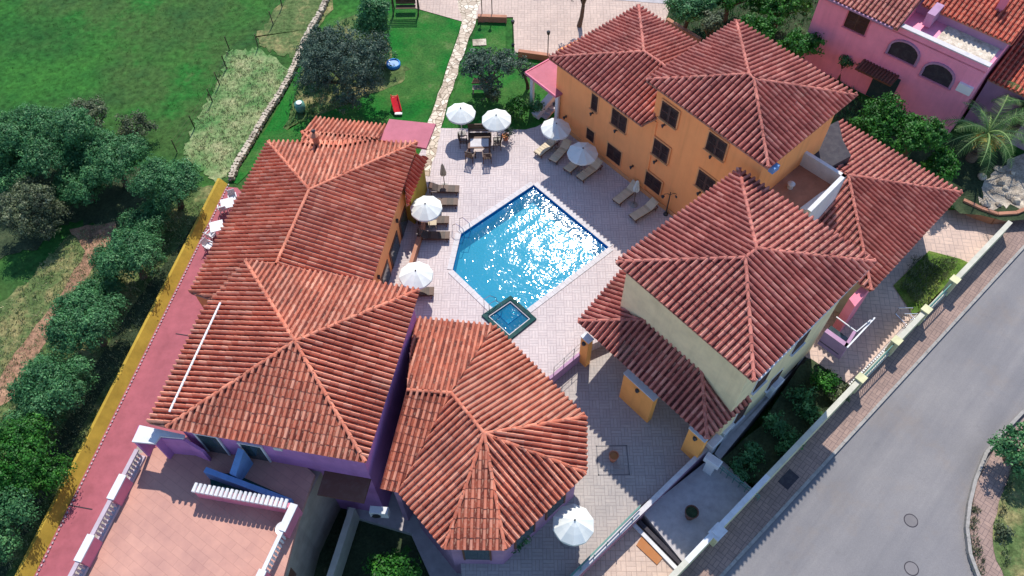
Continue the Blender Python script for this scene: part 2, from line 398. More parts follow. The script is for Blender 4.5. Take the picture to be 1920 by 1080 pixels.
    vc = nn(t, 'ShaderNodeTexVoronoi'); vc.inputs['Scale'].default_value = 2.6; t.links.new(v, vc.inputs[0])
    sp = nn(t, 'ShaderNodeSeparateColor'); t.links.new(vc.outputs['Color'], sp.inputs[0])
    c = ramp(t, sp.outputs[0], [(0, (.42, .33, .25)), (.5, (.60, .50, .39)), (1, (.74, .66, .54))])
    c = mix(t, (.22, .17, .12), c, ramp(t, vo.outputs[0], [(.03, (0, 0, 0)), (.07, (1, 1, 1))]))
    t.links.new(c, b.inputs['Base Color']); M['stonepath'] = m
mk_special()

# ---------------------------------------------------------------- clay tile roofs
PER, CRS = .30, .44
PROF = [(0, -.04), (.02, .08), (.08, .135), (.14, .08), (.16, -.04), (.23, -.06)]
def tile_face(name, pts, parent, mat, e=(0, 1), per=PER):
    pts = [Vector(p) for p in pts]
    c = sum(pts, Vector()) / len(pts)
    n = Vector()
    for i in range(len(pts)): n += (pts[i] - c).cross(pts[(i + 1) % len(pts)] - c)
    n.normalize()
    if n.z < 0: n = -n
    a = (pts[e[1]] - pts[e[0]]); a.z = 0; a.normalize()
    s = n.cross(a)
    if s.z < 0: s = -s
    a = s.cross(n).normalized() if s.cross(n).dot(a) > 0 else -(s.cross(n).normalized())
    o = pts[e[0]]
    P = [((p - o).dot(a), (p - o).dot(s)) for p in pts]
    def iv(u):
        xs = []
        for i in range(len(P)):
            (u1, s1), (u2, s2) = P[i], P[(i + 1) % len(P)]
            if (u1 - u) * (u2 - u) <= 0 and abs(u1 - u2) > 1e-9: xs.append(s1 + (s2 - s1) * (u - u1) / (u2 - u1))
        return (min(xs), max(xs)) if len(xs) > 1 else None
    umin = min(p[0] for p in P); umax = max(p[0] for p in P)
    mb = MB(); k = per / .30
    us = []; i = math.floor(umin / per)
    while i * per < umax:
        for (du, h) in PROF: us.append((i * per + du * k, h * k, i))
        i += 1
    us.append((i * per, 0, i))
    rng = random.Random(int(abs(pts[0].x * 100 + pts[0].y * 37)))
    cache = {}
    def rv(i, j, c):
        key = (i, j, c)
        if key not in cache: cache[key] = (rng.random(), rng.uniform(-.014, .014), rng.uniform(-.045, .045))
        return cache[key]
    def pt(u, sv_, h): return tuple(o + a * u + s * sv_ + n * h)
    for q in range(len(us) - 1):
        (ua, ha, ia), (ub, hb, ib) = us[q], us[q + 1]
        if ub <= umin or ua >= umax: continue
        ua2, ub2 = max(ua, umin + 1e-5), min(ub, umax - 1e-5)
        A, B = iv(ua2), iv(ub2)
        if not A or not B: continue
        cov = (q % 6) < 4
        lo, hi = min(A[0], B[0]), max(A[1], B[1])
        j0 = math.floor((lo) / CRS) ; j1 = math.ceil(hi / CRS)
        for j in range(j0, j1):
            r_, dz, ds = rv(ia, j, cov)
            s0, s1 = j * CRS + (ds if cov else 0), (j + 1) * CRS + (rv(ia, j + 1, cov)[2] if cov else 0)
            if j == j0: s0 = lo - .06
            q0 = [max(s0, A[0] - (.06 if A[0] < .25 else 0)), max(s0, B[0] - (.06 if B[0] < .25 else 0))]
            q1 = [min(s1, A[1]), min(s1, B[1])]
            if q1[0] <= q0[0] and q1[1] <= q0[1]: continue
            q1 = [max(q1[0], q0[0]), max(q1[1], q0[1])]
            lift = .032 if cov else .018
            def hh(h, sv_): return h + dz * (1 if cov else .3) + lift * (1 - (sv_ - s0) / (s1 - s0 + 1e-6)) + .03
            v = [pt(ua2, q0[0], hh(ha, q0[0])), pt(ub2, q0[1], hh(hb, q0[1])), pt(ub2, q1[1], hh(hb, q1[1])), pt(ua2, q1[0], hh(ha, q1[0]))]
            mb.face(v, .32 + .55 * r_ if cov else r_ * .12)  # pans coloured much darker, standing in for shade between the ribs
            mb.face([pt(ua2, q0[0] + .002, hh(ha, q0[0]) - lift - .03), pt(ub2, q0[1] + .002, hh(hb, q0[1]) - lift - .03), v[1], v[0]], r_ * .4)
    return mb
def ridge(mb, a, b, rad=.09):
    a, b = Vector(a), Vector(b); L = (b - a).length; n = max(1, int(L / .42)); d = (b - a).normalized()
    sd = d.cross(Vector((0, 0, 1))).normalized(); u = sd.cross(d)
    for i in range(n):
        p0 = a + (b - a) * (i / n); p1 = a + (b - a) * ((i + 1) / n) + d * .04
        r_ = rnd.random(); ra, rb = rad * rnd.uniform(1.02, 1.18), rad * .94; j = rnd.uniform(-.02, .02)
        base = len(mb.v)
        for (p, rr) in ((p0, ra), (p1, rb)):
            for q in range(6):
                t = math.pi * q / 5; mb.v.append(tuple(p + sd * (rr * math.cos(t)) + u * (rr * math.sin(t) * .8 + .075 + j)))
        for q in range(5): mb.f.append((base + q, base + q + 1, base + 7 + q, base + 6 + q)); mb.r.append(.2 + .5 * r_)
        mb.f.append(tuple(base + q for q in range(6))); mb.r.append(r_ * .3)
def roof(parent, faces, ridges, mat, soffit=True, per=PER, name='roof'):
    """faces: list of polygons whose first edge is the eave"""
    all_ = MB()
    for f in faces:
        m = tile_face(name + str(len(f)), f, parent, mat, per=per)
        b = len(all_.v); all_.v += m.v; all_.f += [tuple(b + i for i in q) for q in m.f]; all_.r += m.r
    ro = all_.build(name, mat, parent)
    if soffit:
        s = MB()
        for f in faces: s.slab([p - Vector((0, 0, .02)) for p in f], .13)
        s.build('soffit', M['soffit'], ro)
    if ridges:
        rg = MB()
        for a, b in ridges: ridge(rg, a, b)
        rg.build('ridge_tiles', mat, ro)
    return ro

# ---------------------------------------------------------------- windows and doors
def wall_quad(px, A, d):
    """survey four photo corners on the upright wall plane through A along d -> centre, width, height"""
    n = Vector((d.y, -d.x, 0)).normalized()
    Q = [UP(p[0], p[1], A, n) for p in px]
    t = [(q - A).dot(d) for q in Q]; z = [q.z for q in Q]
    t0 = (t[0] + t[3]) / 2; t1 = (t[1] + t[2]) / 2; z1 = (z[0] + z[1]) / 2; z0 = (z[2] + z[3]) / 2
    return (t0 + t1) / 2, abs(t1 - t0), (z0 + z1) / 2, abs(z1 - z0)
def shutters(parent, A, d, t, wd, zc, ht, name='window', mat='shutter', sill=True, trim=None, leaves=2):
    d = d.normalized(); out = Vector((d.y, -d.x, 0)); rz = math.atan2(d.y, d.x)
    c = A + d * t; c.z = zc
    if trim:
        m = MB(); m.box(c + out * .012, (wd + .2, .03, ht + .2), rz)
        fr = m.build(name, trim, parent)
    else:
        m = MB(); m.box(c + out * .012, (wd + .06, .03, ht + .06), rz); fr = m.build(name, M['wood'], parent)
    for k in range(leaves):
        m = MB(); w2 = wd / leaves; cx = c + d * (-wd / 2 + w2 * (k + .5)) + out * .045
        for sx in (-1, 1): m.box(cx + d * sx * (w2 / 2 - .04), (.07, .045, ht), rz)
        for sz in (-1, 0, 1): m.box(cx + V(0, 0, sz * (ht / 2 - .045)), (w2 - .14, .043, .09), rz)
        nsl = max(4, int(ht / .085))
        for q in range(nsl):
            z = -ht / 2 + .1 + (ht - .2) * (q + .5) / nsl
            if abs(z) < .05: continue
            M3 = Matrix.Rotation(rz, 3, 'Z') @ Matrix.Rotation(R(-38), 3, 'X')
            m.box(cx + V(0, 0, z), (w2 - .14, .05, .012), ax=M3)
        m.box(cx - out * .012, (w2 - .1, .015, ht - .08), rz)
        m.build('shutter', M[mat], fr)
    if sill:
        m = MB(); m.box(c + out * .07 + V(0, 0, -ht / 2 - .06), (wd + .2, .16, .05), rz); m.build('sill', trim or M['orange_soft'], fr)
    return fr
def wall_lamp(parent, px, A, d):
    n = Vector((d.y, -d.x, 0)).normalized(); p = UP(px[0], px[1], A, n); rz = math.atan2(d.y, d.x)
    m = MB(); m.box(p + n * .02, (.10, .04, .16), rz); m.bar(p + n * .02 + V(0, 0, .05), p + n * .2 + V(0, 0, .08), .025, .025)
    m.lathe(p + n * .2 + V(0, 0, -.12), [(.0, 0), (.05, .0), (.085, .16), (.1, .17), (.03, .24), (0, .25)], 8)
    m.build('wall_lamp', M['metal'], parent)

# ================================================================ GROUND AND PAVED AREAS
def xy(p): return (p.x, p.y)
def sheet(name, px, z, mat, t=0, world=None, kind='structure', sub=0):
    pts = world or [U(x, y, z) for x, y in px]
    m = MB()
    if t: m.slab(pts, t)
    else:
        a = sum(pts[i].x * pts[(i + 1) % len(pts)].y - pts[(i + 1) % len(pts)].x * pts[i].y for i in range(len(pts)))
        m.face(pts if a > 0 else pts[::-1])
    return tag(m.build(name, mat), kind=kind)
def wobble(px, amp=4, n=4, seed=1):
    r = random.Random(seed); out = []
    for i in range(len(px)):
        a, b = px[i], px[(i + 1) % len(px)]
        for k in range(n):
            t = k / n; j = amp if k else 0
            out.append((a[0] + (b[0] - a[0]) * t + r.uniform(-j, j), a[1] + (b[1] - a[1]) * t + r.uniform(-j, j)))
    return out
WA = U(1075, 1075, -.2); WALLD = (U(1905, 405, 0) - U(1075, 1075, 0)).normalized()
def inpoly(x, y, P):
    c = False
    for i in range(len(P)):
        (x1, y1), (x2, y2) = P[i], P[i - 1]
        if (y1 > y) != (y2 > y) and x < (x2 - x1) * (y - y1) / (y2 - y1) + x1: c = not c
    return c
ROADLINE = [U(900, 1240, 0), U(1340, 1000, 0), U(1905, 405, 0), U(2400, -60, 0)]
RL0, RL1 = U(1340, 1000, 0), U(1905, 405, 0)
RD = (RL1 - RL0); RD.z = 0; RD.normalize(); RN = Vector((RD.y, -RD.x, 0))     # towards the road
LOWPOLY = [xy(U(*p, 0)) for p in [(60, 1300), (240, 800), (330, 560), (520, 560), (820, 700), (1035, 700), (1100, 640), (1240, 560), (1500, 560), (1600, 420), (1700, 400), (1812, 372), (1900, 405), (1340, 1010), (1000, 1300)]]
def gz(x, y):
    s = (x - RL0.x) * RN.x + (y - RL0.y) * RN.y
    if s > -.2: return -.86
    if inpoly(x, y, LOWPOLY): return -3.2
    return -.06
def axis(a, b, st, far):
    return [-f for f in far[::-1]] + list(np.arange(a, b, st)) + far
X = [-600, -300, -150, -80] + [float(v) for v in np.arange(-52, 62, .6)] + [80, 150, 300, 600]
Y = [-300, -150, -60, -20] + [float(v) for v in np.arange(-6, 92, .6)] + [110, 160, 300, 700, 1200]
me = D.meshes.new('ground'); vs = [(x, y, gz(x, y)) for y in Y for x in X]; nx = len(X)
fs = [(j * nx + i, j * nx + i + 1, (j + 1) * nx + i + 1, (j + 1) * nx + i) for j in range(len(Y) - 1) for i in range(nx - 1)]
me.from_pydata(vs, [], fs); me.materials.append(M['grass_field'])
g = D.objects.new('ground', me); COL.objects.link(g); tag(g, kind='structure')

# field strips west and north of the hotel
sheet('dry_strip', wobble([(427, 96), (490, 92), (545, 130), (520, 190), (470, 260), (425, 330), (405, 345), (352, 300), (345, 275), (375, 215), (410, 150)], 5, 14, 3), -.02, M['dry'])
sheet('green_strip', wobble([(545, -20), (640, -20), (560, 115), (500, 90), (480, 70)], 5, 12, 5), -.03, M['weeds'])
sheet('lawn', [(610, 40), (700, 10), (770, 15), (870, 20), (866, 42), (802, 228), (800, 262), (570, 262), (480, 310), (445, 345), (432, 340), (500, 240), (555, 140)], -.02, M['lawn'])
sheet('front_lawn', [(898, 45), (948, 30), (948, 95), (1010, 112), (1055, 125), (1045, 235), (985, 243), (828, 240)], -.02, M['lawn'])
sheet('weedy_ground', wobble([(-60, 620), (60, 520), (130, 440), (260, 395), (330, 360), (428, 345), (20, 1120), (-200, 1120)], 5, 10, 9), -.03, M['weeds'])
sheet('dirt_path', wobble([(10, 690), (60, 620), (110, 560), (160, 470), (130, 430), (215, 415), (225, 440), (185, 490), (130, 570), (80, 650), (20, 750), (-40, 780)], 2.5, 5, 12), -.015, M['soil'])
sheet('tree_bed', wobble([(590, 60), (700, 20), (720, 50), (735, 110), (770, 130), (740, 160), (640, 200), (555, 235), (530, 240), (560, 160)], 6, 4, 13), -.01, M['weeds'])
sheet('ditch', wobble([(385, 380), (418, 345), (300, 560), (160, 790), (70, 960), (10, 1080), (-30, 1080), (60, 900), (200, 650)], 6, 4, 15), -.012, M['darksoil'])
sheet('hedge_shade', wobble([(-60, 300), (290, 310), (300, 400), (235, 425), (130, 415), (60, 470), (-60, 500)], 6, 10, 17), -.022, M['darksoil'])  # dark sheet: deep shade under the hedge put into the ground colour
sheet('stone_path', wobble([(895, -20), (858, 0), (866, 42), (834, 140), (802, 228), (800, 262), (794, 330), (806, 330), (822, 262), (828, 236), (853, 150), (872, 95), (893, 35), (905, -20)], 2, 5, 4), .02, M['stonepath'])
sheet('upper_patio', [(775, -40), (1240, -40), (1262, 0), (1240, 60), (1150, 90), (1042, 108), (965, 98), (962, 32), (905, 32), (893, 35), (866, 40), (778, 15)], .015, M['lower'])
sheet('upper_driveway', [(960, -60), (1270, -60), (1262, 8), (1130, -2), (1000, 0)], .03, M['walk'])
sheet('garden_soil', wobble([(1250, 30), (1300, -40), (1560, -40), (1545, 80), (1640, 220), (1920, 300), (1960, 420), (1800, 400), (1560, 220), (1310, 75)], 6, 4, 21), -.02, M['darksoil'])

# pool deck, cut round the pool and the hot tub
PT, PR, PL1, PL2 = (1000.8, 345.8), (1143.3, 464), (863.3, 438.3), (847.5, 506.3)
PB = (952.9, 607.5)
pool = [U(*p, 0) for p in (PT, PR, PB, PL2, PL1)]
T0, T1, T2, T3 = [U(*p, 0) for p in ((957.5, 556), (1006, 599), (955, 640), (903, 593))]      # hot tub rim outer corners
deck_px = [(822, 240), (985, 243), (1005, 238), (1048, 215), (1290, 385), (1500, 560), (1215, 600), (1100, 650), (1035, 703), (1000, 720), (700, 720), (520, 600), (600, 560), (690, 530), (780, 300), (800, 262)]
dk = [U(*p, 0) for p in deck_px]
import mathutils.geometry as mg
hole_pool = [pool[0], pool[1], U(988.3, 580.8, 0), T1, T2, T3, U(922.5, 578.3, 0), pool[3], pool[4]]
tess = mg.tessellate_polygon([[p for p in dk], [p for p in hole_pool]])
allp = dk + hole_pool
mb = MB()
for t in tess:
    a, b, c = [allp[i] for i in t]
    if (b - a).cross(c - a).z < 0: b, c = c, b
    mb.face([a, b, c])
for L in (dk,):
    for i in range(len(L)):
        a, b = L[i], L[(i + 1) % len(L)]; mb.face([a, b, b - V(0, 0, 3), a - V(0, 0, 3)])
tag(mb.build('pool_deck', M['deck']), kind='structure')
# fix the ground below the pool
for v in g.data.vertices:
    if inpoly(v.co.x, v.co.y, [xy(p) for p in [U(985, 325, 0), U(1165, 464, 0), U(955, 660, 0), U(825, 520, 0), U(845, 425, 0)]]): v.co.z = -3.2

pl = empty('swimming_pool', pool[0], 'five-sided swimming pool with bright blue water and sun glints on the deck', 'swimming pool')
mb = MB(); DP = .9
P5 = [pool[0], pool[1], pool[2], pool[3], pool[4]]
a = sum(P5[i].x * P5[(i + 1) % 5].y - P5[(i + 1) % 5].x * P5[i].y for i in range(5))
fl = [p - V(0, 0, DP) for p in P5]; mb.face(fl if a > 0 else fl[::-1]); mb.build('basin_floor', M['water_tile'], pl); mb = MB()
for i in range(5):
    a_, b_ = P5[i], P5[(i + 1) % 5]; mb.face([a_, b_, b_ - V(0, 0, DP), a_ - V(0, 0, DP)])
mb.build('basin_wall', M['pool_wall'], pl)
import bmesh
def water_sheet(poly, z, parent, st=.08, amp=.0019, sd=4):
    rg = random.Random(sd); c0 = sum(poly, Vector()) / len(poly); x0 = min(p.x for p in poly); x1 = max(p.x for p in poly); y0 = min(p.y for p in poly); y1 = max(p.y for p in poly)
    nx_, ny_ = int((x1 - x0) / st) + 2, int((y1 - y0) / st) + 2; bm = bmesh.new(); G = []
    for j in range(ny_):
        for i in range(nx_):
            x = x0 + (i + rg.uniform(-.3, .3)) * st; y = y0 + (j + rg.uniform(-.3, .3)) * st
            if i in (0,): x = x0 - .01
            if j in (0,): y = y0 - .01
            if i == nx_ - 1: x = max(x, x1 + .01)
            if j == ny_ - 1: y = max(y, y1 + .01)
            h = .0055 * math.sin(x * 1.9 + 1.2 * math.sin(y * 1.3)) * math.sin(y * 2.3 + x * .7) + .0028 * math.sin(x * 4.7 - y * 3.1 + 2 * math.sin(y * 1.7)) + rg.uniform(-amp, amp)
            G.append(bm.verts.new((x, y, z + h)))
    for j in range(ny_ - 1):
        for i in range(nx_ - 1):
            q = [G[j * nx_ + i], G[j * nx_ + i + 1], G[(j + 1) * nx_ + i + 1], G[(j + 1) * nx_ + i]]
            if (i + j) % 2: bm.faces.new((q[0], q[1], q[2])); bm.faces.new((q[0], q[2], q[3]))
            else: bm.faces.new((q[0], q[1], q[3])); bm.faces.new((q[1], q[2], q[3]))
    n = len(poly)
    for i in range(n):
        p, q = poly[i], poly[(i + 1) % n]; d = q - p; nr = Vector((d.y, -d.x, 0)).normalized()
        if (c0 - p).dot(nr) > 0: nr = -nr
        bmesh.ops.bisect_plane(bm, geom=bm.verts[:] + bm.edges[:] + bm.faces[:], plane_co=(p.x, p.y, z), plane_no=nr, clear_outer=True)
    me = D.meshes.new('water'); bm.to_mesh(me); bm.free(); me.materials.append(M['water'])
    o = D.objects.new('water', me); COL.objects.link(o); o.parent = parent; o.matrix_parent_inverse = parent.matrix_world.inverted(); return o
water_sheet(P5, -.15, pl)
mb = MB()
cen = sum(P5, Vector()) / 5
cop = [pool[3], pool[4], pool[0], pool[1], U(988.3, 580.8, 0)]
def coping(mb, a, b, wd=.3, z=.035):
    d = (b - a).normalized(); o = Vector((d.y, -d.x, 0)); 
    if (a + o - cen).length < (a - cen).length: o = -o
    n = max(1, round((b - a).length / .5))
    for k in range(n):
        p, q = a + (b - a) * (k / n) + d * .006, a + (b - a) * ((k + 1) / n) - d * .006
        mb.slab([p - o * .04 + V(0, 0, z), q - o * .04 + V(0, 0, z), q + o * wd + V(0, 0, z), p + o * wd + V(0, 0, z)], .05)
for i in range(4): coping(mb, cop[i], cop[i + 1])
coping(mb, pool[3], U(922.5, 578.3, 0))
mb.build('coping', M['coping'], pl)
mb = MB()
for s_ in (-.25, .25):
    b0 = U(868, 432, 0) + V(s_ * .8, s_ * .9, 0); di = (cen - b0).normalized()
    mb.tube([b0 - di * .5, b0 - di * .45 + V(0, 0, .6), b0 - di * .2 + V(0, 0, .85), b0 + di * .25 + V(0, 0, .6), b0 + di * .35 + V(0, 0, -.5)], .022, 6)
mb.build('ladder', M['steel'], pl)
ht = empty('hot_tub', T2, 'small square whirlpool with dark teal rim at the near pool corner', 'hot tub')
c4 = (T0 + T1 + T2 + T3) / 4
def sq(f, z): return [Vector((c4.x + (p.x - c4.x) * f, c4.y + (p.y - c4.y) * f, z)) for p in (T0, T1, T2, T3)]
def ring(mb, f0, f1, z, t):
    A, B = sq(f0, z), sq(f1, z)
    for i in range(4):
        j = (i + 1) % 4; mb.slab([A[i], A[j], B[j], B[i]], t)
mb = MB(); ring(mb, 1.0, .79, .12, 1.5); mb.build('rim', M['tealdark'], ht)
mb = MB(); ring(mb, .79, .72, .05, 1.4); mb.build('ledge', M['coping'], ht)
mb = MB(); q = sq(.73, -.75); mb.slab(q, .2); A_, B_ = sq(.715, .04), sq(.715, -.8)
for i in range(4): mb.face([A_[i], A_[(i + 1) % 4], B_[(i + 1) % 4], B_[i]])
mb.build('basin', M['water_tile'], ht)
water_sheet(sq(.71, -.03), -.04, ht, sd=9)
mb = MB(); q = U(915, 590, 0)
for s_ in (0, .5):
    b0 = U(908, 575, 0) + V(s_ * .6, -s_ * .7, 0); mb.tube([b0, b0 + V(0, 0, .8), b0 + V(.35, .1, 1.0), b0 + V(.7, .2, .6), b0 + V(.75, .2, .2)], .022, 6)
mb.build('handrail', M['steel'], ht)

# courtyard and lower walks on the road side
sheet('courtyard', None, -.8, M['court'], 2.6, world=[U(*p, -.8) for p in [(1035, 712), (1100, 655), (1240, 560), (1420, 700), (1395, 765), (1352, 818), (1310, 862), (1205, 945), (1075, 1078), (985, 1150), (870, 1150), (860, 1000), (880, 760)]])
sheet('entrance_walk', None, -.95, M['walk'], 2.0, world=[U(*p, -.95) for p in [(1205, 960), (1320, 868), (1352, 860), (1425, 930), (1345, 1000), (1300, 1045), (1285, 1060)]])
sheet('lower_terrace', None, -1.3, M['lower'], 1.7, world=[U(*p, -1.3) for p in [(1200, 975), (1290, 1062), (1225, 1130), (1000, 1200), (980, 1120), (1085, 1082)]])
sheet('garden_path', None, -.9, M['walk'], 2.0, world=[U(*p, -.9) for p in [(1340, 850), (1395, 765), (1500, 680), (1640, 500), (1690, 545), (1720, 590), (1600, 725), (1590, 720), (1510, 665), (1350, 862)]])
sheet('side_patio', None, -.86, M['patio'], 2.0, world=[U(*p, -.86) for p in [(1505, 665), (1590, 500), (1700, 415), (1812, 374), (1905, 405), (1700, 605), (1592, 722)]])
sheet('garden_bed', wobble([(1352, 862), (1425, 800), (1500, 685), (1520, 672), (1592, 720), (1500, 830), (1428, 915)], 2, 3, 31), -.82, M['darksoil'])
sheet('small_lawn', [(1675, 535), (1742, 470), (1800, 485), (1815, 492), (1730, 580), (1712, 590)], -.80, M['yardgrass'])
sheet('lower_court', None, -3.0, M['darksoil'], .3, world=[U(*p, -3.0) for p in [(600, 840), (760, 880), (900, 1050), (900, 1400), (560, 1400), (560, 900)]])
sheet('service_walk', None, -2.6, M['walk'], .5, world=[U(*p, -2.6) for p in [(655, 905), (760, 920), (860, 1040), (905, 1150), (860, 1200), (770, 1000), (650, 965)]])
sheet('side_path', None, .03, M['pinkfloor'], .2, world=[U(*p, .03) for p in [(424, 350), (445, 352), (490, 400), (470, 800), (60, 1300), (-20, 1250)]])

# road, kerbs, pavements (road level -.75)
def rp(s, off, z=-.75): return Vector((RL0.x, RL0.y, z)) + RD * s + RN * off
edge = [U(*p, -.75) for p in [(1380, 1165), (1480, 1010), (1580, 880), (1700, 735), (1790, 632), (1850, 560), (1960, 440), (2100, 300)]]
right = [U(*p, -.75) for p in [(2300, 620), (1990, 720), (1905, 790), (1850, 850), (1815, 925), (1803, 1000), (1812, 1060), (1850, 1140), (1950, 1400)]]
road_pts = [rp(-30, 1.6)] + [rp(s, 1.5) for s in range(-20, 60, 4)] + [V(60, 40, -.75), V(60, -10, -.75), V(0, -20, -.75)]
sheet('road', None, -.75, M['asphalt'], .3, world=road_pts)
mb = MB()
for k in range(-24, 50):
    mb.box(rp(k + .5, 1.5, -.71), (.985, .16, .2), math.atan2(RD.y, RD.x))
tag(mb.build('kerb', M['kerb']), kind='structure')
sheet('sidewalk', None, -.63, M['sidewalk'], .2, world=[rp(-26, .0, -.63), rp(55, .0, -.63), rp(55, 1.42, -.63), rp(-26, 1.42, -.63)])
# pavement island on the right
isl = [U(*p, -.63) for p in [(2200, 700), (1925, 780), (1868, 835), (1832, 905), (1817, 985), (1830, 1060), (1872, 1150), (2200, 1150)]]
sheet('island_pavement', None, -.63, M['sidewalk'], .2, world=isl)
mb = MB()
isk = [U(*p, -.61) for p in [(2000, 745), (1918, 772), (1880, 812), (1848, 850), (1828, 900), (1817, 945), (1812, 990), (1818, 1040), (1835, 1085), (1870, 1150)]]
for i in range(len(isk) - 1): mb.bar(isk[i], isk[i + 1], .17, .24)
tag(mb.build('island_kerb', M['kerb']), kind='structure')
sheet('island_soil', wobble([(1930, 820), (1898, 870), (1882, 920), (1862, 985), (1868, 1050), (1895, 1100), (1960, 1110)], 3, 3, 41), -.61, M['weeds'])
for i, (x, y, rr) in enumerate([(1708, 976, .33), (1709, 1066, .33)]):
    p = U(x, y, -.75); mb = MB(); mb.lathe(p, [(0, .006), (rr * .92, .006), (rr * .92, .0)], 28); o = mb.build('manhole_cover', M['manhole'])
    tag(o, ['round manhole cover in the road, the one farther up the photo', 'round manhole cover in the road, cut close to the bottom edge'][i], 'manhole', 'manhole covers in the road')
    mb = MB(); mb.lathe(p, [(rr * .93, -.01), (rr * .93, .009), (rr * 1.06, .009), (rr * 1.06, -.01)], 28); mb.build('rim', M['slate'], o)
mb = MB(); mb.box(rp(5.2, .75, -.621), (1.0, .62, .012), math.atan2(RD.y, RD.x)); tag(mb.build('grate', M['slate']), 'dark square access cover in the shaded pavement beside the road wall', 'cover')

# ================================================================ BUILDINGS
def walls(parent, poly, z0, z1, mat, name='wall'):
    m = MB(); m.prism(poly, z0, z1); return m.build(name, mat, parent)
def lerp(a, b, t): return a + (b - a) * t

# ---- orange guest house: low wing (eave 6 m) and tall wing (eave 9 m)
oh = empty('guest_house', U(1038, 228, 0), 'orange rendered guest house with dark shutters and two hipped tile roofs by the pool', 'house')
A0 = V(9.46, 32.87, 0); DW = V(.64, -.768, 0).normalized(); OW = V(DW.y, -DW.x, 0); INW = -OW
def wp(t, dep=0, z=0): return A0 + DW * t + INW * dep + V(0, 0, z)
E = {k: U(*p, 9.0) for k, p in dict(T=(1380, 40), R=(1605, 180), B=(1440, 315), L=(1212, 150)).items()}
wt = walls(oh, inset([xy(E[k]) for k in 'TRBL'], .50), -.3, 8.96, M['orange'])
Lc, Bc, Tc = U(1030, 108, 6.2), U(1203, 235, 6.2), U(1197, 12, 6.2)
T2c = Tc + (Bc - Lc) * 1.25; B2c = Bc + DW * .2
Lc0 = U(1030, 108, 6.2); t0_ = (Lc0 - A0).dot(DW) + .42
Td = (U(1197, 12, 6.2) - A0).dot(INW) - .45
lowp = [xy(wp(-9.92)), xy(wp(-1.5)), xy(wp(-1.5, Td)), xy(wp(t0_ + .1, Td))]
walls(oh, lowp, -.3, 6.17, M['orange'])
zr = 7.3; Ar = U(1207, 98, zr); n_ = 0
Br = Ar + (Bc - Lc) * .62
roof(oh, [[Lc, Bc, Br, Ar], [Tc, Lc, Ar], [T2c, Tc, Ar, Br]], [(Lc, Ar), (Ar, Br), (Tc, Ar)], M['tile'])
ca = (E['T'] + E['R'] + E['B'] + E['L']) / 4
# the ridge apex surveyed at its own height
ap = U(1404, 141, 10.15); ap2 = U(1413, 150, 10.15)
roof(oh, [[E['L'], E['B'], ap2, ap], [E['B'], E['R'], ap2], [E['R'], E['T'], ap, ap2], [E['T'], E['L'], ap]], [(E['L'], ap), (E['B'], ap2), (E['R'], ap2), (E['T'], ap), (ap, ap2)], M['tile'])
WQ = dict(
    a=[(1111, 175), (1122.5, 182), (1119.4, 209), (1109, 202)], b=[(1151, 204), (1177, 221), (1173, 249), (1145, 228)],
    c=[(1243, 188), (1274, 210), (1267, 239), (1238, 219)], d=[(1331, 247), (1365, 269), (1357, 299), (1323, 279)],
    e=[(1228.8, 258), (1257, 280), (1250, 305), (1223, 286)], f=[(1312, 317), (1343, 340), (1335, 368), (1305, 345)],
    g=[(1102, 240), (1115, 248), (1113, 266), (1100, 258)], h=[(1141, 267), (1166, 286), (1162, 310), (1138, 291)],
    i=[(1213, 321), (1241, 341), (1237, 365), (1209, 344)])
for k, q in WQ.items():
    t, wd, zc, htt = wall_quad(q, A0, DW)
    shutters(oh, A0, DW, t, wd, zc, htt, trim=M['orange_soft'], leaves=1 if k in 'ag' else 2, sill=k not in 'ghi')
for p in [(1112, 211), (1157, 243), (1247, 233), (1336, 291), (1231, 301), (1187, 311), (1062, 218), (1043, 192), (1313, 360)]: wall_lamp(oh, p, A0, DW)
# plinth band, string
m = MB(); 
for (t0, t1) in ((-9.92, 7.5),): m.bar(wp(t0, -.02, .16), wp(t1, -.02, .16), .05, .34)
m.build('plinth', M['orange_soft'], oh)
m = MB(); ga, gb = E['L'] + V(0, 0, -.06) + OW * .04, E['B'] + V(0, 0, -.06) + OW * .04
m.tube([Bc + V(.1, 0, -.1), Lc + V(0, 0, -.1)], .05, 6); m.build('gutter', M['terracotta'], oh)
# blue box at the corner and a pipe
m = MB(); m.box(E['B'] + V(.45, .3, -.35), (.5, .3, .35), .7); m.build('tank', M['blue'], oh)

# pergola porch with pink flat roof at the north-west end
pp = empty('porch', U(1000, 215, 0), 'pink flat-roofed porch on a white post at the end of the orange house', 'porch')
q = [U(*p, 3.0) for p in [(985, 136), (1032, 110)]]; q += [q[1] + DW * 3.2, q[0] + DW * 3.0]
m = MB(); m.slab(q, .14); m.build('roof', M['pinkroof'], pp)
m = MB(); 
for i in (0,): m.bar(q[0] + V(0, 0, -.05), q[3] + V(0, 0, -.05), .08, .2); m.bar(q[0] + V(0, 0, -.05), q[1] + V(0, 0, -.05), .08, .2)
m.build('fascia', M['pinkwall'], pp)
for i, (a, b) in enumerate(((.12, .3), (.95, .3))):
    p = lerp(q[0], q[3], a) + (q[1] - q[0]).normalized() * b
    m = MB(); m.box((p.x, p.y, 1.43), (.22, .22, 2.86), .9); m.build('post', M['white'], pp)
st = empty('outdoor_stair', U(1012, 210, 0), 'short white stair parapet slanting down beside the porch post', 'stair')
a, b = U(1003, 218, .3), U(1036, 180, 1.0)
m = MB(); m.bar(a, b, .5, .5); m.build('parapet', M['white'], st)
m = MB()
for k in range(5): p = lerp(a, b, (k + .5) / 5) + V(.55, .1, -.15); m.box(p, (.5, .7, .18), .9)
m.build('steps', M['walk'], st)

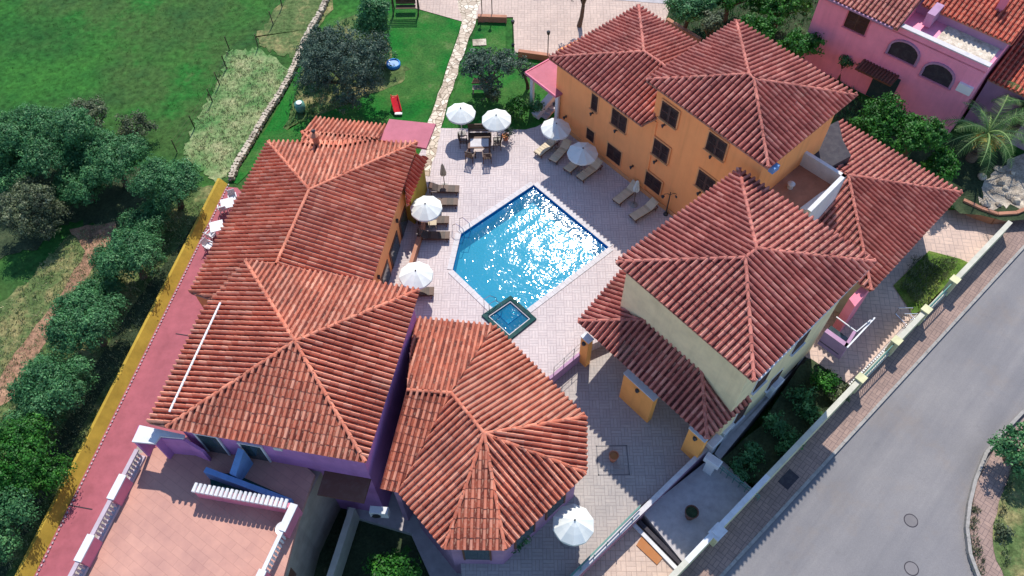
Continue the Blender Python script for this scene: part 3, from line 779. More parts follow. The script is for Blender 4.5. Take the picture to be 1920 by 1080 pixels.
# ---- cream house with its porch roof
ch = empty('cream_house', U(1385, 790, -.9), 'cream two-storey house with hipped tile roof at the centre right', 'house')
C = {k: U(*p, 7.8) for k, p in dict(T=(1385, 318), R=(1640, 492), B=(1413, 715), L=(1155, 492)).items()}
cw = inset([xy(C[k]) for k in 'TRBL'], .42)
walls(ch, cw, -3.0, 7.76, M['cream'])
r1, r2 = U(1397, 484, 8.85), U(1418, 468, 8.85)
roof(ch, [[C['L'], C['B'], r1], [C['B'], C['R'], r2, r1], [C['R'], C['T'], r2], [C['T'], C['L'], r1, r2]], [(C['L'], r1), (C['B'], r1), (C['R'], r2), (C['T'], r2), (r1, r2)], M['tile'])
m = MB(); m.tube([C['B'] + V(.25, .1, -.1), C['R'] + V(.0, 0, -.1)], .055, 6); m.build('gutter', M['white'], ch)
db = (C['R'] - C['B']).normalized(); dl = (C['B'] - C['L']).normalized()
SEA = Vector((*inset([xy(C[k]) for k in 'TRBL'], .42)[0], 0))
SEd = db; 
se0 = C['B'] - dl * .42 + db * .42; se0.z = 0
for t_, z_, wd, hh_ in ((2.2, 3.9, 1.0, 1.3), (5.4, 3.9, 1.0, 1.3), (1.6, 1.0, .9, 1.9), (4.4, 1.0, .9, 1.2)):
    shutters(ch, se0, db, t_, wd, z_, hh_, trim=M['white'])
m = MB(); m.box(U(1300, 662, 3.9), (.28, .16, .28), .7); m.build('wall_lamp', M['metal'], ch)
# porch roof
pr = empty('porch_roof', U(1325, 850, -.5), 'low lean-to tile roof wrapping the cream house over the courtyard', 'porch')
wl0 = C['L'] + db * .42; wln = db
def zonwall(x, y):
    return min((abs((U(x, y, k * .02) - wl0).dot(Vector((wln.x, wln.y, 0)))), k * .02) for k in range(50, 350))[1]
zin = (zonwall(1215, 600) + zonwall(1315, 690)) / 2; zou = zin - 1.35
L_, E_, F_ = U(1085, 603, zou), U(1325, 822, zou), U(1398, 758, zou)
R1, J_ = U(1215, 600, zin), U(1315, 690, zin)
N_ = U(1160, 515, zou); e2 = (N_ - L_).normalized()
roof(pr, [[L_, E_, J_, R1], [E_, F_ + (F_ - E_).normalized() * .3, J_ + (F_ - E_), J_], [N_ + e2 * 1.2, L_, R1, R1 + (N_ - L_) + e2 * 1.2]], [(L_, R1), (E_, J_), (R1, J_)], M['tile'])
def pier(px, wd, label, depth=.35, ztop=1.9, mat='orange_bright'):
    d = (E_ - L_).normalized(); d.z = 0; d.normalize(); o = Vector((d.y, -d.x, 0))
    if o.y > 0: o = -o
    b = U(px[0], px[1], ztop); b.z = 0
    e = empty('pier', (b.x, b.y, -.5), label, 'pier', 'orange piers of the courtyard porch', 0)
    rz = math.atan2(d.y, d.x)
    m = MB(); m.box((b.x, b.y, (ztop - .85) / 2), (wd, depth, ztop + .85), rz); m.build('body', M[mat], e)
    m = MB(); m.box((b.x, b.y, ztop + .035), (wd + .08, depth + .08, .07), rz); m.build('coping', M['white'], e)
    q = b + o * (depth / 2 + .05) + V(0, 0, ztop - .35); m = MB(); m.lathe(q, [(0, -.12), (.1, -.1), (.13, .05), (.05, .14), (0, .15)], 10); m.build('lamp', M['metal'], e)
pier((1101, 634), .55, 'narrow orange pier at the pool end of the courtyard porch')
pier((1202, 722), 2.1, 'wide orange pier in the middle of the courtyard porch')
pier((1311, 812), 1.0, 'orange pier at the street end of the courtyard porch')

# ---- low tiled wing on the right with roof terrace
lw = empty('low_wing', U(1735, 470, -.8), 'single-storey wing with hipped tile roof behind the cream house at right', 'house')
Rr, Bb, Aa = U(1802, 362, 3), U(1633, 545, 3), U(1590, 330, 4.35)
er = (Rr - Bb).normalized(); pe = Vector((-er.y, er.x, 0))
Tt = U(1574, 226, 3); Ll = Bb + (Tt - Rr)
A2 = Aa + (Tt - Rr) * .35
roof(lw, [[Bb, Rr, Aa], [Rr, Tt, A2, Aa], [Bb + (Tt - Rr) * .75, Bb, Aa, A2]], [(Rr, Aa), (Bb, Aa)], M['tile'])
lwp = inset([xy(Bb), xy(Rr), xy(Tt), xy(Bb + (Tt - Rr) * .8)], .5)
walls(lw, lwp, -3, 2.97, M['cream_base'])
tr = empty('roof_terrace', U(1500, 345, 5), 'shaded brown roof terrace with white parapets between the houses', 'terrace')
tf = [U(*p, 5.0) for p in [(1436, 345), (1494, 299), (1567, 343), (1520, 382), (1480, 400), (1430, 400)]]
m = MB(); m.slab(tf, 2.4); m.build('floor', M['brownwall'], tr)
w1a, w1b, w1c = U(1507, 279, 6.0), U(1588, 329, 6.0), U(1521, 397, 6.0)
m = MB(); m.slab([w1a, w1b, w1b - OW * -.0 + (w1c - w1b).normalized() * .22, w1a + (w1c - w1b).normalized() * .22], 3.0); m.build('parapet', M['white'], tr)
dd = (w1a - w1b).normalized()
m = MB(); m.slab([w1b, w1c, w1c + dd * .24, w1b + dd * .24], 3.0); m.build('parapet', M['white'], tr)
m = MB(); m.slab([U(*p, 5.25) for p in [(1540, 360), (1556, 352), (1520, 397), (1500, 390)]], .3); m.build('bench', M['white'], tr)
m = MB(); m.lathe(U(1481, 352, 5.0), [(0, .0), (.16, .0), (.16, .3), (.22, .34), (.1, .45), (0, .5)], 12); m.build('vent', M['white'], tr)
dg = empty('flat_roof', U(1540, 290, 2.4), 'small dark flat roof in the gap beside the orange house', 'roof')
m = MB(); m.slab([U(*p, 4.75) for p in [(1490, 285), (1500, 262), (1572, 226), (1580, 262), (1596, 292), (1548, 318), (1510, 300)]], 2.2); m.build('slab', M['slate'], dg)

# ---- orange restaurant wing on the left (eave 3.3 m)
rw = empty('restaurant_wing', U(760, 420, 0), 'long single-storey wing with orange wall and hipped tile roof left of the pool', 'restaurant')
z0 = 3.3; RT = U(580, 357, 4.75); RB = U(519, 494, 4.75)
NW, NE = U(503, 267, z0), U(782, 268, z0)
SW_, SE_ = U(357, 549, z0), U(697, 524, z0)
nN = plane(RT, NW, NE)
def onN(x, y): return UP(x, y, RT, nN)
Rb2 = RB + (RB - RT).normalized() * 3.2
wdn = (SW_ - NW).normalized(); edn = (SE_ - NE).normalized()
W2 = NW + wdn * ((SW_ - NW).length + .0); E2 = NE + edn * ((SE_ - NE).length + 1.2)
n1, n2, n3, n4, n5 = onN(566, 249), onN(591, 222), onN(727, 237), onN(712, 262), onN(566, 272)
roof(rw, [[W2, NW, RT, Rb2], [NE, E2, Rb2, RT], [NW, NE, RT]], [(NW, RT), (NE, RT), (RT, RB)], M['tile_warm'], per=.29)
roof(rw, [[n5, n4, onN(640, 276)], [n2, n3, n4, n1], [n1, n4, n5]], [(n1, onN(600, 276))], M['tile_warm'], per=.29)
wr = inset([xy(NW), xy(NE), xy(E2), xy(W2)], .42)
walls(rw, inset([xy(NW), xy(NE), xy(E2), xy(W2)], .1), -.3, z0 - .03, M['orange'])
walls(rw, [xy(n1 + V(.4, -1, 0)), xy(n2 + V(.5, -.5, 0)), xy(n3 + V(-.5, -.5, 0)), xy(n4 + V(-.4, -1.2, 0))], -.3, 2.4, M['orange_soft'])
# west lean-to slab that carries the hip return
q0, q1 = U(757, 338, 2.75), U(812, 268, 2.75)
m_ = [U(759, 384, 2.5), U(772, 380, 2.5), U(800, 300, 2.5), U(812, 262, 2.5), U(780, 268, 3.0), U(757, 336, 3.0)]
roof(rw, [[U(762, 386, 2.55), U(800, 296, 2.55), U(779, 288, 3.15), U(757, 340, 3.15)]], [], M['tile_red'], per=.29, name='porch_roof')
walls(rw, [xy(U(770, 372, 2.5)), xy(U(794, 305, 2.5)), xy(U(770, 300, 2.5)), xy(U(752, 360, 2.5))], -.2, 2.45, M['yellow'])
# chimney
m = MB(); c = UP(595, 272, RT, nN); m.tube([c + V(0, 0, -.4), c + V(0, 0, .75)], [.2, .19], 12); m.lathe(c + V(0, 0, .75), [(.19, 0), (.28, .03), (.28, .12), (.05, .3), (0, .3)], 12); ch_ = m.build('chimney', M['terracotta'], rw)
m = MB(); m.lathe(c + V(0, 0, 1.1), [(0, .0), (.1, .0), (.14, .12), (.05, .2), (0, .2)], 10); m.build('cowl', M['metal'], ch_)
# east wall openings
eA = Vector((*(Vector(xy(NE)) + Vector((edn.x, edn.y)) * 0), 0)) + Vector((edn.y, -edn.x, 0)) * .42
if (eA - Vector(xy(RT)).to_3d()).length > (NE - RT).length: eA = Vector((NE.x, NE.y, 0)) - Vector((-edn.y, edn.x, 0)) * .42
outE = Vector((-edn.y, edn.x, 0)); outE = outE if outE.x > 0 else -outE
eA = Vector((NE.x, NE.y, 0)) - outE * .1
def ep(t, z=0, o=0): return eA + edn * t + outE * o + V(0, 0, z)
for t_, wd in ((4.3, 1.3), (6.4, 1.6), (8.4, 1.3)):
    m = MB(); rz = math.atan2(edn.y, edn.x)
    m.box(ep(t_, .75, .02), (wd + .16, .05, 1.6), rz); dr = m.build('door', M['wood'], rw)
    m = MB(); m.box(ep(t_, .75, .06), (wd - .2, .02, 1.3), rz); m.build('glass', M['glass'], dr)
m = MB(); m.bar(ep(3.2, .28, 1.15), ep(9.6, .28, 1.15), .22, .6); m.bar(ep(3.2, .28, .6), ep(3.2, .28, 1.2), .2, .58); m.build('planter_wall', M['brownwall'], rw)
m = MB(); m.bar(ep(2.1, 2.45, .12), ep(2.9, 2.45, .12), .1, .5); m.build('sign_board', M['wood'], rw)
for t_ in (1.2, 5.3, 9.4):
    m = MB(); m.box(ep(t_, 2.2, .08), (.14, .14, .24), 0); m.build('wall_lamp', M['metal'], rw)
# pink flat canopy at its north-east corner
cp = empty('canopy', U(770, 270, 0), 'pink flat canopy roof at the far end of the restaurant wing', 'canopy')
q = [U(*p, 3.05) for p in [(730, 223), (817, 232), (799, 278), (712, 262)]]
m = MB(); m.slab(q, .15); m.build('roof', M['pinkroof'], cp)
for k in (0, 3):
    p = lerp(q[k], (q[0] + q[2]) / 2, .08); m = MB(); m.box((p.x, p.y, 1.45), (.16, .16, 2.9)); m.build('post', M['pinkwall'], cp)

# ---- purple house with pyramid roof
ph = empty('purple_house', U(690, 905, 2), 'purple-walled house under a large square pyramid tile roof', 'house')
z0 = 5.5; TL, TR, BR, BL = U(460, 490, z0), U(785, 545, z0), U(685, 866, z0), U(312, 801, z0); AP = U(553, 641, 6.75)
nW = plane(AP, TL, BL)
q1_, q2_, q3_ = UP(381, 583, AP, nW), UP(279, 793, AP, nW), UP(372, 566, AP, nW)
roof(ph, [[q1_, q2_, BL, AP, TL]], [], M['tile_warm'], per=.29)
roof(ph, [[TL, TR, AP], [TR, BR, AP], [BR, BL, AP]], [(TL, AP), (TR, AP), (BR, AP), (BL, AP)], M['tile_warm'], per=.29)
pw = inset([xy(p) for p in (TL, TR, BR, BL)], .30)
walls(ph, pw, -3, z0 - .03, M['purple'])
m = MB(); m.tube([UP(415, 571, AP, nW) + V(0, 0, .16), UP(320, 775, AP, nW) + V(0, 0, .16)], .055, 8); m.build('pipe', M['plastic_white'], ph)
sA = Vector((*pw[0], 0))
# find the south wall: from BL to BR inset
sd = (BR - BL).normalized(); so = Vector((sd.y, -sd.x, 0)); sA = Vector((BL.x, BL.y, 0)) - so * .30
def sp_(t, z, o=0): return sA + sd * t + so * o + V(0, 0, z)
rz = math.atan2(sd.y, sd.x)
for t_, wd, zc, hh_ in ((1.5, 1.1, 3.6, 2.1), (3.6, 1.1, 3.5, 1.8)):
    m = MB(); m.box(sp_(t_, zc, .03), (wd, .06, hh_), rz); dr = m.build('door', M['glass'], ph)
    m = MB()
    for s_ in (-1, 1): m.box(sp_(t_ + s_ * wd / 2, zc, .05), (.08, .08, hh_ + .08), rz)
    m.box(sp_(t_, zc + hh_ / 2 + .03, .052), (wd + .12, .09, .08), rz)
    m.build('frame', M['white'], dr)
m = MB(); m.box(sp_(5.1, 4.75, .09), (.4, .16, .3), rz); m.build('floodlight', M['plastic_white'], ph)
m = MB(); m.box(sp_(8.0, 2.45, .6), (2.3, 1.2, .12), rz); m.build('door_canopy', M['wood'], ph)

# ---- octagonal pavilion (eave 3 m)
ov = empty('pavilion', U(900, 1040, -.5), 'many-sided pavilion with low fan-shaped tile roof at the bottom centre', 'pavilion')
z0 = 3.0; P = {k: U(*p, z0) for k, p in dict(a=(775, 597), b=(927, 612), d=(1098, 782), e=(1098, 887), f=(947, 1030), g=(833, 1028), h=(748, 922), i=(714, 914)).items()}
zr = 4.25; l_, r1_, r2_ = U(763, 732, zr), U(846, 738, zr), U(908, 814, zr)
r1b = r1_
roof(ov, [[P['a'], P['b'], r1_, l_], [P['b'], P['d'], r2_, r1_], [P['d'], P['e'], r2_], [P['e'], P['f'], r2_], [P['f'], P['g'], r2_], [P['g'], P['h'], r1_, r2_], [P['h'], P['i'], l_, r1_]],
     [(l_, r1_), (r1_, r2_), (P['d'], r2_), (P['e'], r2_), (P['f'], r2_), (P['g'], r2_)], M['tile_warm'], per=.29)
ow = inset([xy(P[k]) for k in 'bdefgh'], .38)
walls(ov, ow, -3, z0 - .03, M['mauve'])
walls(ov, inset([xy(P[k]) for k in 'abhi'], .38), -3, z0 - .03, M['mauve'])
for (ka, kb) in (('d', 'e'), ('e', 'f'), ('f', 'g'), ('g', 'h')):
    a_, b_ = P[ka], P[kb]; d_ = (b_ - a_).normalized(); o_ = Vector((d_.y, -d_.x, 0))
    if (a_ + o_ - r2_).length < (a_ - r2_).length: o_ = -o_
    L_n = (b_ - a_).length
    ks = (.5,) if L_n < 4 else (.3, .7)
    for kk in ks:
        c_ = a_ + d_ * (L_n * kk) - o_ * .36; m = MB(); m.box((c_.x, c_.y, 1.2), (1.2, .08, 2.2), math.atan2(d_.y, d_.x)); wn = m.build('window', M['glass'], ov)
        m = MB(); rz = math.atan2(d_.y, d_.x)
        for s_ in (-1, 1): m.box(Vector((c_.x, c_.y, 1.2)) + d_ * s_ * .63, (.09, .12, 2.3), rz)
        m.box(Vector((c_.x, c_.y, 2.33)), (1.35, .12, .09), rz); m.build('frame', M['wood'], wn)
ac = empty('air_conditioner', U(705, 960, .8), 'white air conditioning unit on the shaded wall between purple house and pavilion', 'air conditioner')
m = MB(); c = U(712, 960, 1.0); m.box(c, (.9, .35, .6), -.1); m.build('casing', M['plastic_white'], ac)
m = MB(); m.lathe((0, 0, 0), [(.0, 0), (.2, 0), (.22, .03), (.0, .05)], 16); o = m.build('fan_grille', M['metal'], ac); o.data.transform(Matrix.Translation(c + V(-.15, -.2, 0)) @ Matrix.Rotation(R(90), 4, 'X'))

# ---- terrace block at the bottom left
tb = empty('terrace_block', U(560, 1070, -2.8), 'flat-roofed block with orange tiled sun terrace and parapets at bottom left', 'terrace building')
zt = 2.5; zp = 3.45
tf = [U(*p, zt) for p in [(262, 850), (372, 812), (470, 842), (560, 862), (590, 890), (560, 975), (505, 1180), (120, 1180)]]
m = MB(); m.slab(tf, .25); m.build('floor', M['terrace'], tb)
bw = [U(*p, zp) for p in [(262, 815), (552, 945), (505, 1110), (470, 1230), (60, 1230), (110, 1110)]]
m = MB(); m.prism([xy(U(255, 830, zt)), xy(U(600, 880, zt)), xy(U(545, 962, zp)), xy(U(498, 1120, zp)), xy(U(470, 1230, zp)), xy(U(30, 1230, zp))], -3, zt - .26); m.build('wall', M['greywall'], tb)
# west parapet: white capped piers, balustrades between them
pa, pb = U(256, 842, zp), U(128, 1085, zp); pd = (pb - pa).normalized(); Lp = (pb - pa).length + 5; rz = math.atan2(pd.y, pd.x)
s_ = 0; seq = [('bal', 1.35), ('cap', 1.15), ('bal', 1.75), ('cap', 1.15), ('bal', 1.75), ('cap', 1.15), ('bal', 1.75), ('cap', 1.1), ('bal', 1.75)]
for kind_, ln in seq:
    c = pa + pd * (s_ + ln / 2)
    if kind_ == 'cap':
        m = MB(); m.box((c.x, c.y, (zp + zt - .3) / 2 - .05), (ln, .30, zp - zt + .2), rz); pi_ = m.build('parapet', M['pinkwall'], tb)
        m = MB(); m.box((c.x, c.y, zp), (ln + .06, .36, .08), rz); m.build('coping', M['white'], pi_)
    else:
        m = MB()
        for k in range(int(ln / .2)):
            q = pa + pd * (s_ + .12 + k * .2); m.lathe((q.x, q.y, zt + .15), [(.05, 0), (.05, .08), (.075, .28), (.04, .5), (.05, .62), (.05, .7)], 8)
        m.box((c.x, c.y, zp - .06), (ln, .2, .09), rz); m.box((c.x, c.y, zt + .07), (ln, .24, .16), rz); m.build('balustrade', M['palemauve'], tb)
    s_ += ln
# east parapet: white cap, then railing
qa, qb = U(552, 945, zp), U(533, 985, zp); qd = (qb - qa).normalized(); rz = math.atan2(qd.y, qd.x)
def ebox(t0, t1, z0_, z1_, wd, mat, nm):
    c = qa + qd * ((t0 + t1) / 2); m = MB(); m.box((c.x, c.y, (z0_ + z1_) / 2), (t1 - t0, wd, z1_ - z0_), rz); return m.build(nm, mat, tb)
ebox(0, 1.3, zt - .2, zp - .04, .3, M['pinkwall'], 'parapet'); ebox(0, 1.3, zp - .04, zp + .04, .36, M['white'], 'coping')
ebox(3.1, 7.0, zt - .2, zp - .04, .3, M['pinkwall'], 'parapet'); ebox(3.1, 7.0, zp - .04, zp + .04, .36, M['white'], 'coping')
m = MB()
for k in range(9):
    q = qa + qd * (1.4 + k * .2); m.lathe((q.x, q.y, zt + .1), [(.045, 0), (.07, .28), (.04, .5), (.05, .75)], 8)
c = qa + qd * 2.2; m.box((c.x, c.y, zp - .05), (1.8, .18, .08), rz); m.build('balustrade', M['white'], tb)
# inner wall with tile coping and stair parapets (blue)
sa, sb = U(362, 915, zp), U(545, 948, zp)
m = MB(); dd = (sb - sa).normalized(); m.bar(sa - V(0, 0, .5), sb - V(0, 0, .5), .22, 1.0); iw = m.build('inner_wall', M['pinkwall'], tb)
m = MB(); 
for k in range(int((sb - sa).length / .22)):
    p = sa + dd * (k * .22 + .1) + V(0, 0, .05); nrm = Vector((-dd.y, dd.x, 0)); m.tube([p - nrm * .2, p + nrm * .24], [.1, .085], 8)
m.build('coping_tiles', M['white'], iw)
m = MB(); vwall(m, U(384, 880, 3.45), U(545, 940, 2.9), 2.4, .5, .26); m.build('stair_parapet', M['blue'], tb)
m = MB(); vwall(m, U(452, 842, 4.1), U(436, 890, 3.4), 2.4, 2.4, .34); m.build('stair_parapet', M['blue'], tb)
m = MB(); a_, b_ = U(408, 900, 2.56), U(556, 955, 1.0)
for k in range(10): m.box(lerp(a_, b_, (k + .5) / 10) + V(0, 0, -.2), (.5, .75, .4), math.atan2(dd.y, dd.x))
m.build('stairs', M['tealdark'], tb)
m = MB(); m.slab([U(*p, 2.56) for p in [(392, 886), (440, 888), (548, 936), (545, 952), (396, 916)]], .05); m.build('stairwell_shade', M['tealdark'], tb)  # dark slab over the floor, standing in for the shade inside the stairwell
# shower corner with white slab
m = MB(); m.slab([U(*p, 4.5) for p in [(262, 797), (346, 815), (344, 822), (300, 818), (290, 832), (247, 828)]], .12); m.build('white_slab', M['white'], tb)
m = MB(); vwall(m, U(300, 819, 4.35), U(345, 823, 4.35), 2.4, 2.4, .14); vwall(m, U(346, 824, 4.35), U(382, 846, 3.6), 2.4, 2.4, .14); vwall(m, U(299, 820, 4.35), U(291, 832, 4.35), 2.4, 2.4, .14)
vwall(m, U(263, 798, 4.35), U(251, 827, 4.35), 2.4, 2.4, .14)
m.build('screen_wall', M['purple'], tb)
# east face windows
wE = Vector((*xy(U(545, 962, zp)), 0)); wEd = (U(498, 1120, zp) - U(545, 962, zp)); wEd.z = 0; wEd.normalize()
for px in ([(556, 1012), (568, 1030), (561, 1055), (547, 1036)],):
    shutters(tb, wE, wEd, 2.3, .9, .6, 1.1, sill=False); shutters(tb, wE, wEd, 4.4, .9, .6, 1.1, sill=False)
m = MB(); m.lathe(U(530, 992, 2.9), [(0, 0), (.3, .02), (.33, .08), (0, .02)], 16); m.build('satellite_dish', M['plastic_white'], tb)
lwall = empty('court_wall', U(640, 1010, -2.8), 'thin grey wall running along the dark lower court', 'wall')
a_, b_ = U(660, 952, -1.2), U(615, 1090, -1.2); m = MB(); m.bar(a_ - V(0, 0, .8), b_ - V(0, 0, .8), .32, 1.6); m.build('wall', M['cream_base'], lwall)

# ---- pink villa at the top right
pv = empty('pink_villa', U(1700, 190, 0), 'pink villa with arched openings and red tile roofs at the top right corner', 'villa')
zv = 5.6
ga, gb = U(1565, 0, zv), U(1845, 140, zv - .4)
pd_ = (gb - ga); pd_.z = 0; pd_.normalize(); po = Vector((pd_.y, -pd_.x, 0)); po = po if po.y < 0 else -po
va = Vector((ga.x, ga.y, 0)) - pd_ * 1.0; vl = (gb - ga).length + 1.0
def vp(t, dep, z=0): return va + pd_ * t - po * dep + V(0, 0, z)
walls(pv, [xy(vp(0, 0)), xy(vp(vl, 0)), xy(vp(vl, 12)), xy(vp(0, 12))], -.3, 5.4, M['villapink'])
nvw = Vector((pd_.y, -pd_.x, 0))
def vt(px, py): q = UP(px, py, vp(0, 0), po.normalized()); return (q - va).dot(pd_), q.z
# parapet round the sunken balcony strip
t1, _z = vt(1690, 42)
walls(pv, [xy(vp(t1, 0)), xy(vp(vl, 0)), xy(vp(vl, .3)), xy(vp(t1, .3))], 5.3, 5.8, M['villapink'])
m = MB(); m.box(vp((t1 + vl) / 2, .15, 5.84), (vl - t1 + .1, .4, .08), math.atan2(pd_.y, pd_.x)); m.build('coping', M['coping'], pv)
m = MB(); m.slab([vp(t1 + 2.2, .32, 5.45), vp(vl - .2, .32, 5.45), vp(vl - .2, 2.6, 5.45), vp(t1 + 2.2, 2.6, 5.45)], .06); m.build('gravel_roof', M['gravel'], pv)
walls(pv, [xy(vp(t1, 2.6)), xy(vp(vl, 2.6)), xy(vp(vl, 12)), xy(vp(t1, 12))], 5.3, 6.2, M['mauve'])
walls(pv, [xy(vp(0, .0)), xy(vp(t1, .0)), xy(vp(t1, 12)), xy(vp(0, 12))], 5.3, 5.85, M['villapink'])
roof(pv, [[vp(-.3, -.45, 5.9), vp(t1 + .1, -.45, 5.9), vp(t1 + .1, 6, 7.5), vp(-.3, 6, 7.5)]], [], M['tile'], per=.3)
roof(pv, [[vp(t1 + .2, 2.4, 6.2), vp(vl + .3, 2.4, 6.2), vp(vl + .3, 7.5, 7.5), vp(t1 + .2, 7.5, 7.5)], [vp(vl + .3, 12.6, 6.2), vp(-.3, 12.6, 6.2), vp(-.3, 7.5, 7.5), vp(vl + .3, 7.5, 7.5)]], [(vp(t1, 7.5, 7.5), vp(vl + .3, 7.5, 7.5))], M['tile_red'], per=.3)
m = MB(); m.box(vp(t1 + 1.2, 2.0, 6.1), (.5, 1.4, .9), math.atan2(pd_.y, pd_.x)); m.build('chimney', M['mauve'], pv)
m = MB(); m.box(vp(vl - 1.6, 4.4, 7.1), (.45, .45, 1.3), math.atan2(pd_.y, pd_.x)); m.build('chimney', M['pinkwall'], pv)
m = MB(); m.bar(vp(-.3, -.5, 5.83), vp(t1 - .2, -.5, 5.83), .16, .12); m.build('gutter', M['mauve'], pv)
def arch(t, zb, wd, hh_, nm='arched_window'):
    m = MB(); c = vp(t, -.02, zb); nseg = 10; rr = wd / 2; zs = hh_ - rr * .75
    pts = [(-rr, 0), (rr, 0)] + [(rr * math.cos(math.pi * k / nseg), zs + rr * .75 * math.sin(math.pi * k / nseg)) for k in range(nseg + 1)]
    dx = pd_ if pd_.dot(V(1, 0, 0)) > 0 else -pd_
    m.face([c + pd_ * x + V(0, 0, z) for x, z in pts][::(1 if (pd_.cross(V(0, 0, 1))).dot(po) > 0 else -1)])
    wn = m.build(nm, M['slate'], pv)
    m = MB(); o_ = pts[2:] ; prev = None
    fp = [(-rr, 0)] + [( -x, z) for x, z in pts[2:]] + [(rr, 0)]
    for k in range(len(fp) - 1): m.bar(c + pd_ * fp[k][0] + V(0, 0, fp[k][1]) + po * .03, c + pd_ * fp[k + 1][0] + V(0, 0, fp[k + 1][1]) + po * .03, .14, .12)
    m.build('surround', M['mauve'], wn)
    m = MB(); m.bar(c - pd_ * rr * 1.1 + po * .07, c + pd_ * rr * 1.1 + po * .07, .16, .08); m.build('sill', M['pinkwall'], wn)
ta, za = vt(1690, 108); arch(ta, za - .15, 2.0, 1.4)
ta, za = vt(1754, 150); arch(ta, za - .15, 2.0, 1.4)
tw, zw = vt(1608, 40); shutters(pv, va, pd_ if Vector((pd_.y, -pd_.x, 0)).dot(po) > 0 else -pd_, tw if Vector((pd_.y, -pd_.x, 0)).dot(po) > 0 else -tw, 1.5, zw, 1.4, trim=M['pinkwall'])
tw, zw = vt(1655, 165); m = MB(); m.box(vp(tw, -.03, 1.15), (1.7, .06, 2.3), math.atan2(pd_.y, pd_.x)); m.build('door', M['glass'], pv)
tw, zw = vt(1810, 165); m = MB(); m.box(vp(tw, -.05, zw), (.9, .3, .6), math.atan2(pd_.y, pd_.x)); m.build('air_conditioner', M['plastic_white'], pv)
rzv = math.atan2(pd_.y, pd_.x); tw, zw = vt(1652, 128)
m = MB(); m.box(vp(tw, 0, zw) + po * .6, (2.6, 1.2, .1), rzv)
for k in range(12): m.box(vp(tw - 1.2 + k * .22, 0, zw + .09) + po * .6, (.1, 1.3, .08), rzv)
m.build('awning', M['wood'], pv)
pb_ = empty('side_annexe', U(1880, 130, 0), 'lower mauve annexe wall and tiled roof in the far top right corner', 'annexe')
q = [vp(vl + .2, 2, 0), vp(vl + 8, 2, 0), vp(vl + 8, 12, 0), vp(vl + .2, 12, 0)]
walls(pb_, [xy(p) for p in q], -.3, 3.9, M['mauve'])
roof(pb_, [[vp(vl + .2, 1.6, 3.9), vp(vl + 8.4, 1.6, 3.9), vp(vl + 8.4, 7, 5.2), vp(vl + .2, 7, 5.2)]], [], M['tile_red'])
# ================================================================ BOUNDARY WALLS, FENCES, RAILINGS
yw = empty('boundary_wall', U(250, 620, 0), 'long ochre yellow boundary wall beside the pink side path', 'wall')
ya, yb = U(43, 1125, 0), U(427, 345, 0)
yd = (yb - ya).normalized(); yo = Vector((yd.y, -yd.x, 0))
m = MB(); n = 14
for k in range(n):
    p, q = lerp(ya, yb, k / n), lerp(ya, yb, (k + 1) / n); h0, h1 = .62 - .14 * k / n, .62 - .14 * (k + 1) / n; w0_, w1_ = .42 - .04 * k / n, .42 - .04 * (k + 1) / n
    for (a_, b_, c_, d_) in ((p, q, q + V(0, 0, h1) - yo * w1_, p + V(0, 0, h0) - yo * w0_),):
        m.face([a_, b_, c_, d_]); m.face([a_ - yo * (w0_ + .15), d_ - yo * .15, c_ - yo * .15, b_ - yo * (w1_ + .15)]); m.face([d_, c_, c_ - yo * .15, d_ - yo * .15])
m.build('wall', M['yellow'], yw)
m = MB()
for k in range(120):
    p = lerp(ya, yb, (k + .5) / 120) + yo * .12; m.box(p + V(0, 0, .07), (.10, .07, .05), math.atan2(yd.y, yd.x))
m.build('edge_tiles', M['palemauve'], yw)
m = MB()
for (x, y) in ((135, 948), (345, 628)):
    c = U(x, y, .04)
    m.bar(c - yo * .5, c + yo * 1.1, .05, .015)
tag(m.build('drain_channel', M['slate']), kind='structure')

rw_ = empty('road_wall', U(1590, 720, -1.2), 'pale yellow garden wall with railings running along the street', 'wall')
WZ = .55
W0, W1 = U(1288, 1052, WZ), U(1905, 405, WZ); wd_ = (W1 - W0); wd_.z = 0; LW = wd_.length; wd_.normalize(); wrz = math.atan2(wd_.y, wd_.x)
def wq(t, z=0, o=0): return Vector((W0.x, W0.y, z)) + wd_ * t + Vector((wd_.y, -wd_.x, 0)) * o
segs = [(-14, 0, 1), (0, 2.1, 1), (2.3, 6.2, 1), (6.2, 14.2, 1), (14.2, 17.6, 0), (17.6, 20.6, 1), (20.6, 23.6, 0), (23.6, 30, 1)]
rails = MB()
for (a_, b_, solid) in segs:
    ztop = WZ if solid else -.35
    m = MB(); m.bar(wq(a_, (ztop - 1.6) / 2 - .02), wq(b_, (ztop - 1.6) / 2 - .02), .26, ztop + 1.6 - .04); m.build('wall', M['paleyellow'], rw_)
    m = MB(); m.bar(wq(a_, ztop), wq(b_, ztop), .28, .07); m.build('coping', M['cream_base'] if a_ > 6 or a_ < 0 else M['white'], rw_)
    if not solid:
        for z_ in (-.1, WZ): rails.bar(wq(a_, z_), wq(b_, z_), .05, .05)
        k = a_ + .1
        while k < b_: rails.box(wq(k, (WZ - .35) / 2), (.025, .025, WZ + .35)); k += .16
rails.build('railing', M['teal'], rw_)
for t_ in (14.2, 17.6, 20.6, 23.6):
    m = MB(); m.box(wq(t_, -.45), (.42, .42, 2.2), wrz); m.box(wq(t_, .69), (.5, .5, .08), wrz); m.build('pillar', M['paleyellow'], rw_)
gp = empty('gate_post', wq(2.2, -1.3), 'stone-coloured gate post with white cap beside the entrance walk', 'gate post')
gc = U(1346, 997, .55)
m = MB(); m.box((gc.x, gc.y, -.55), (.62, .5, 2.1), wrz); m.build('body', M['paleyellow'], gp)
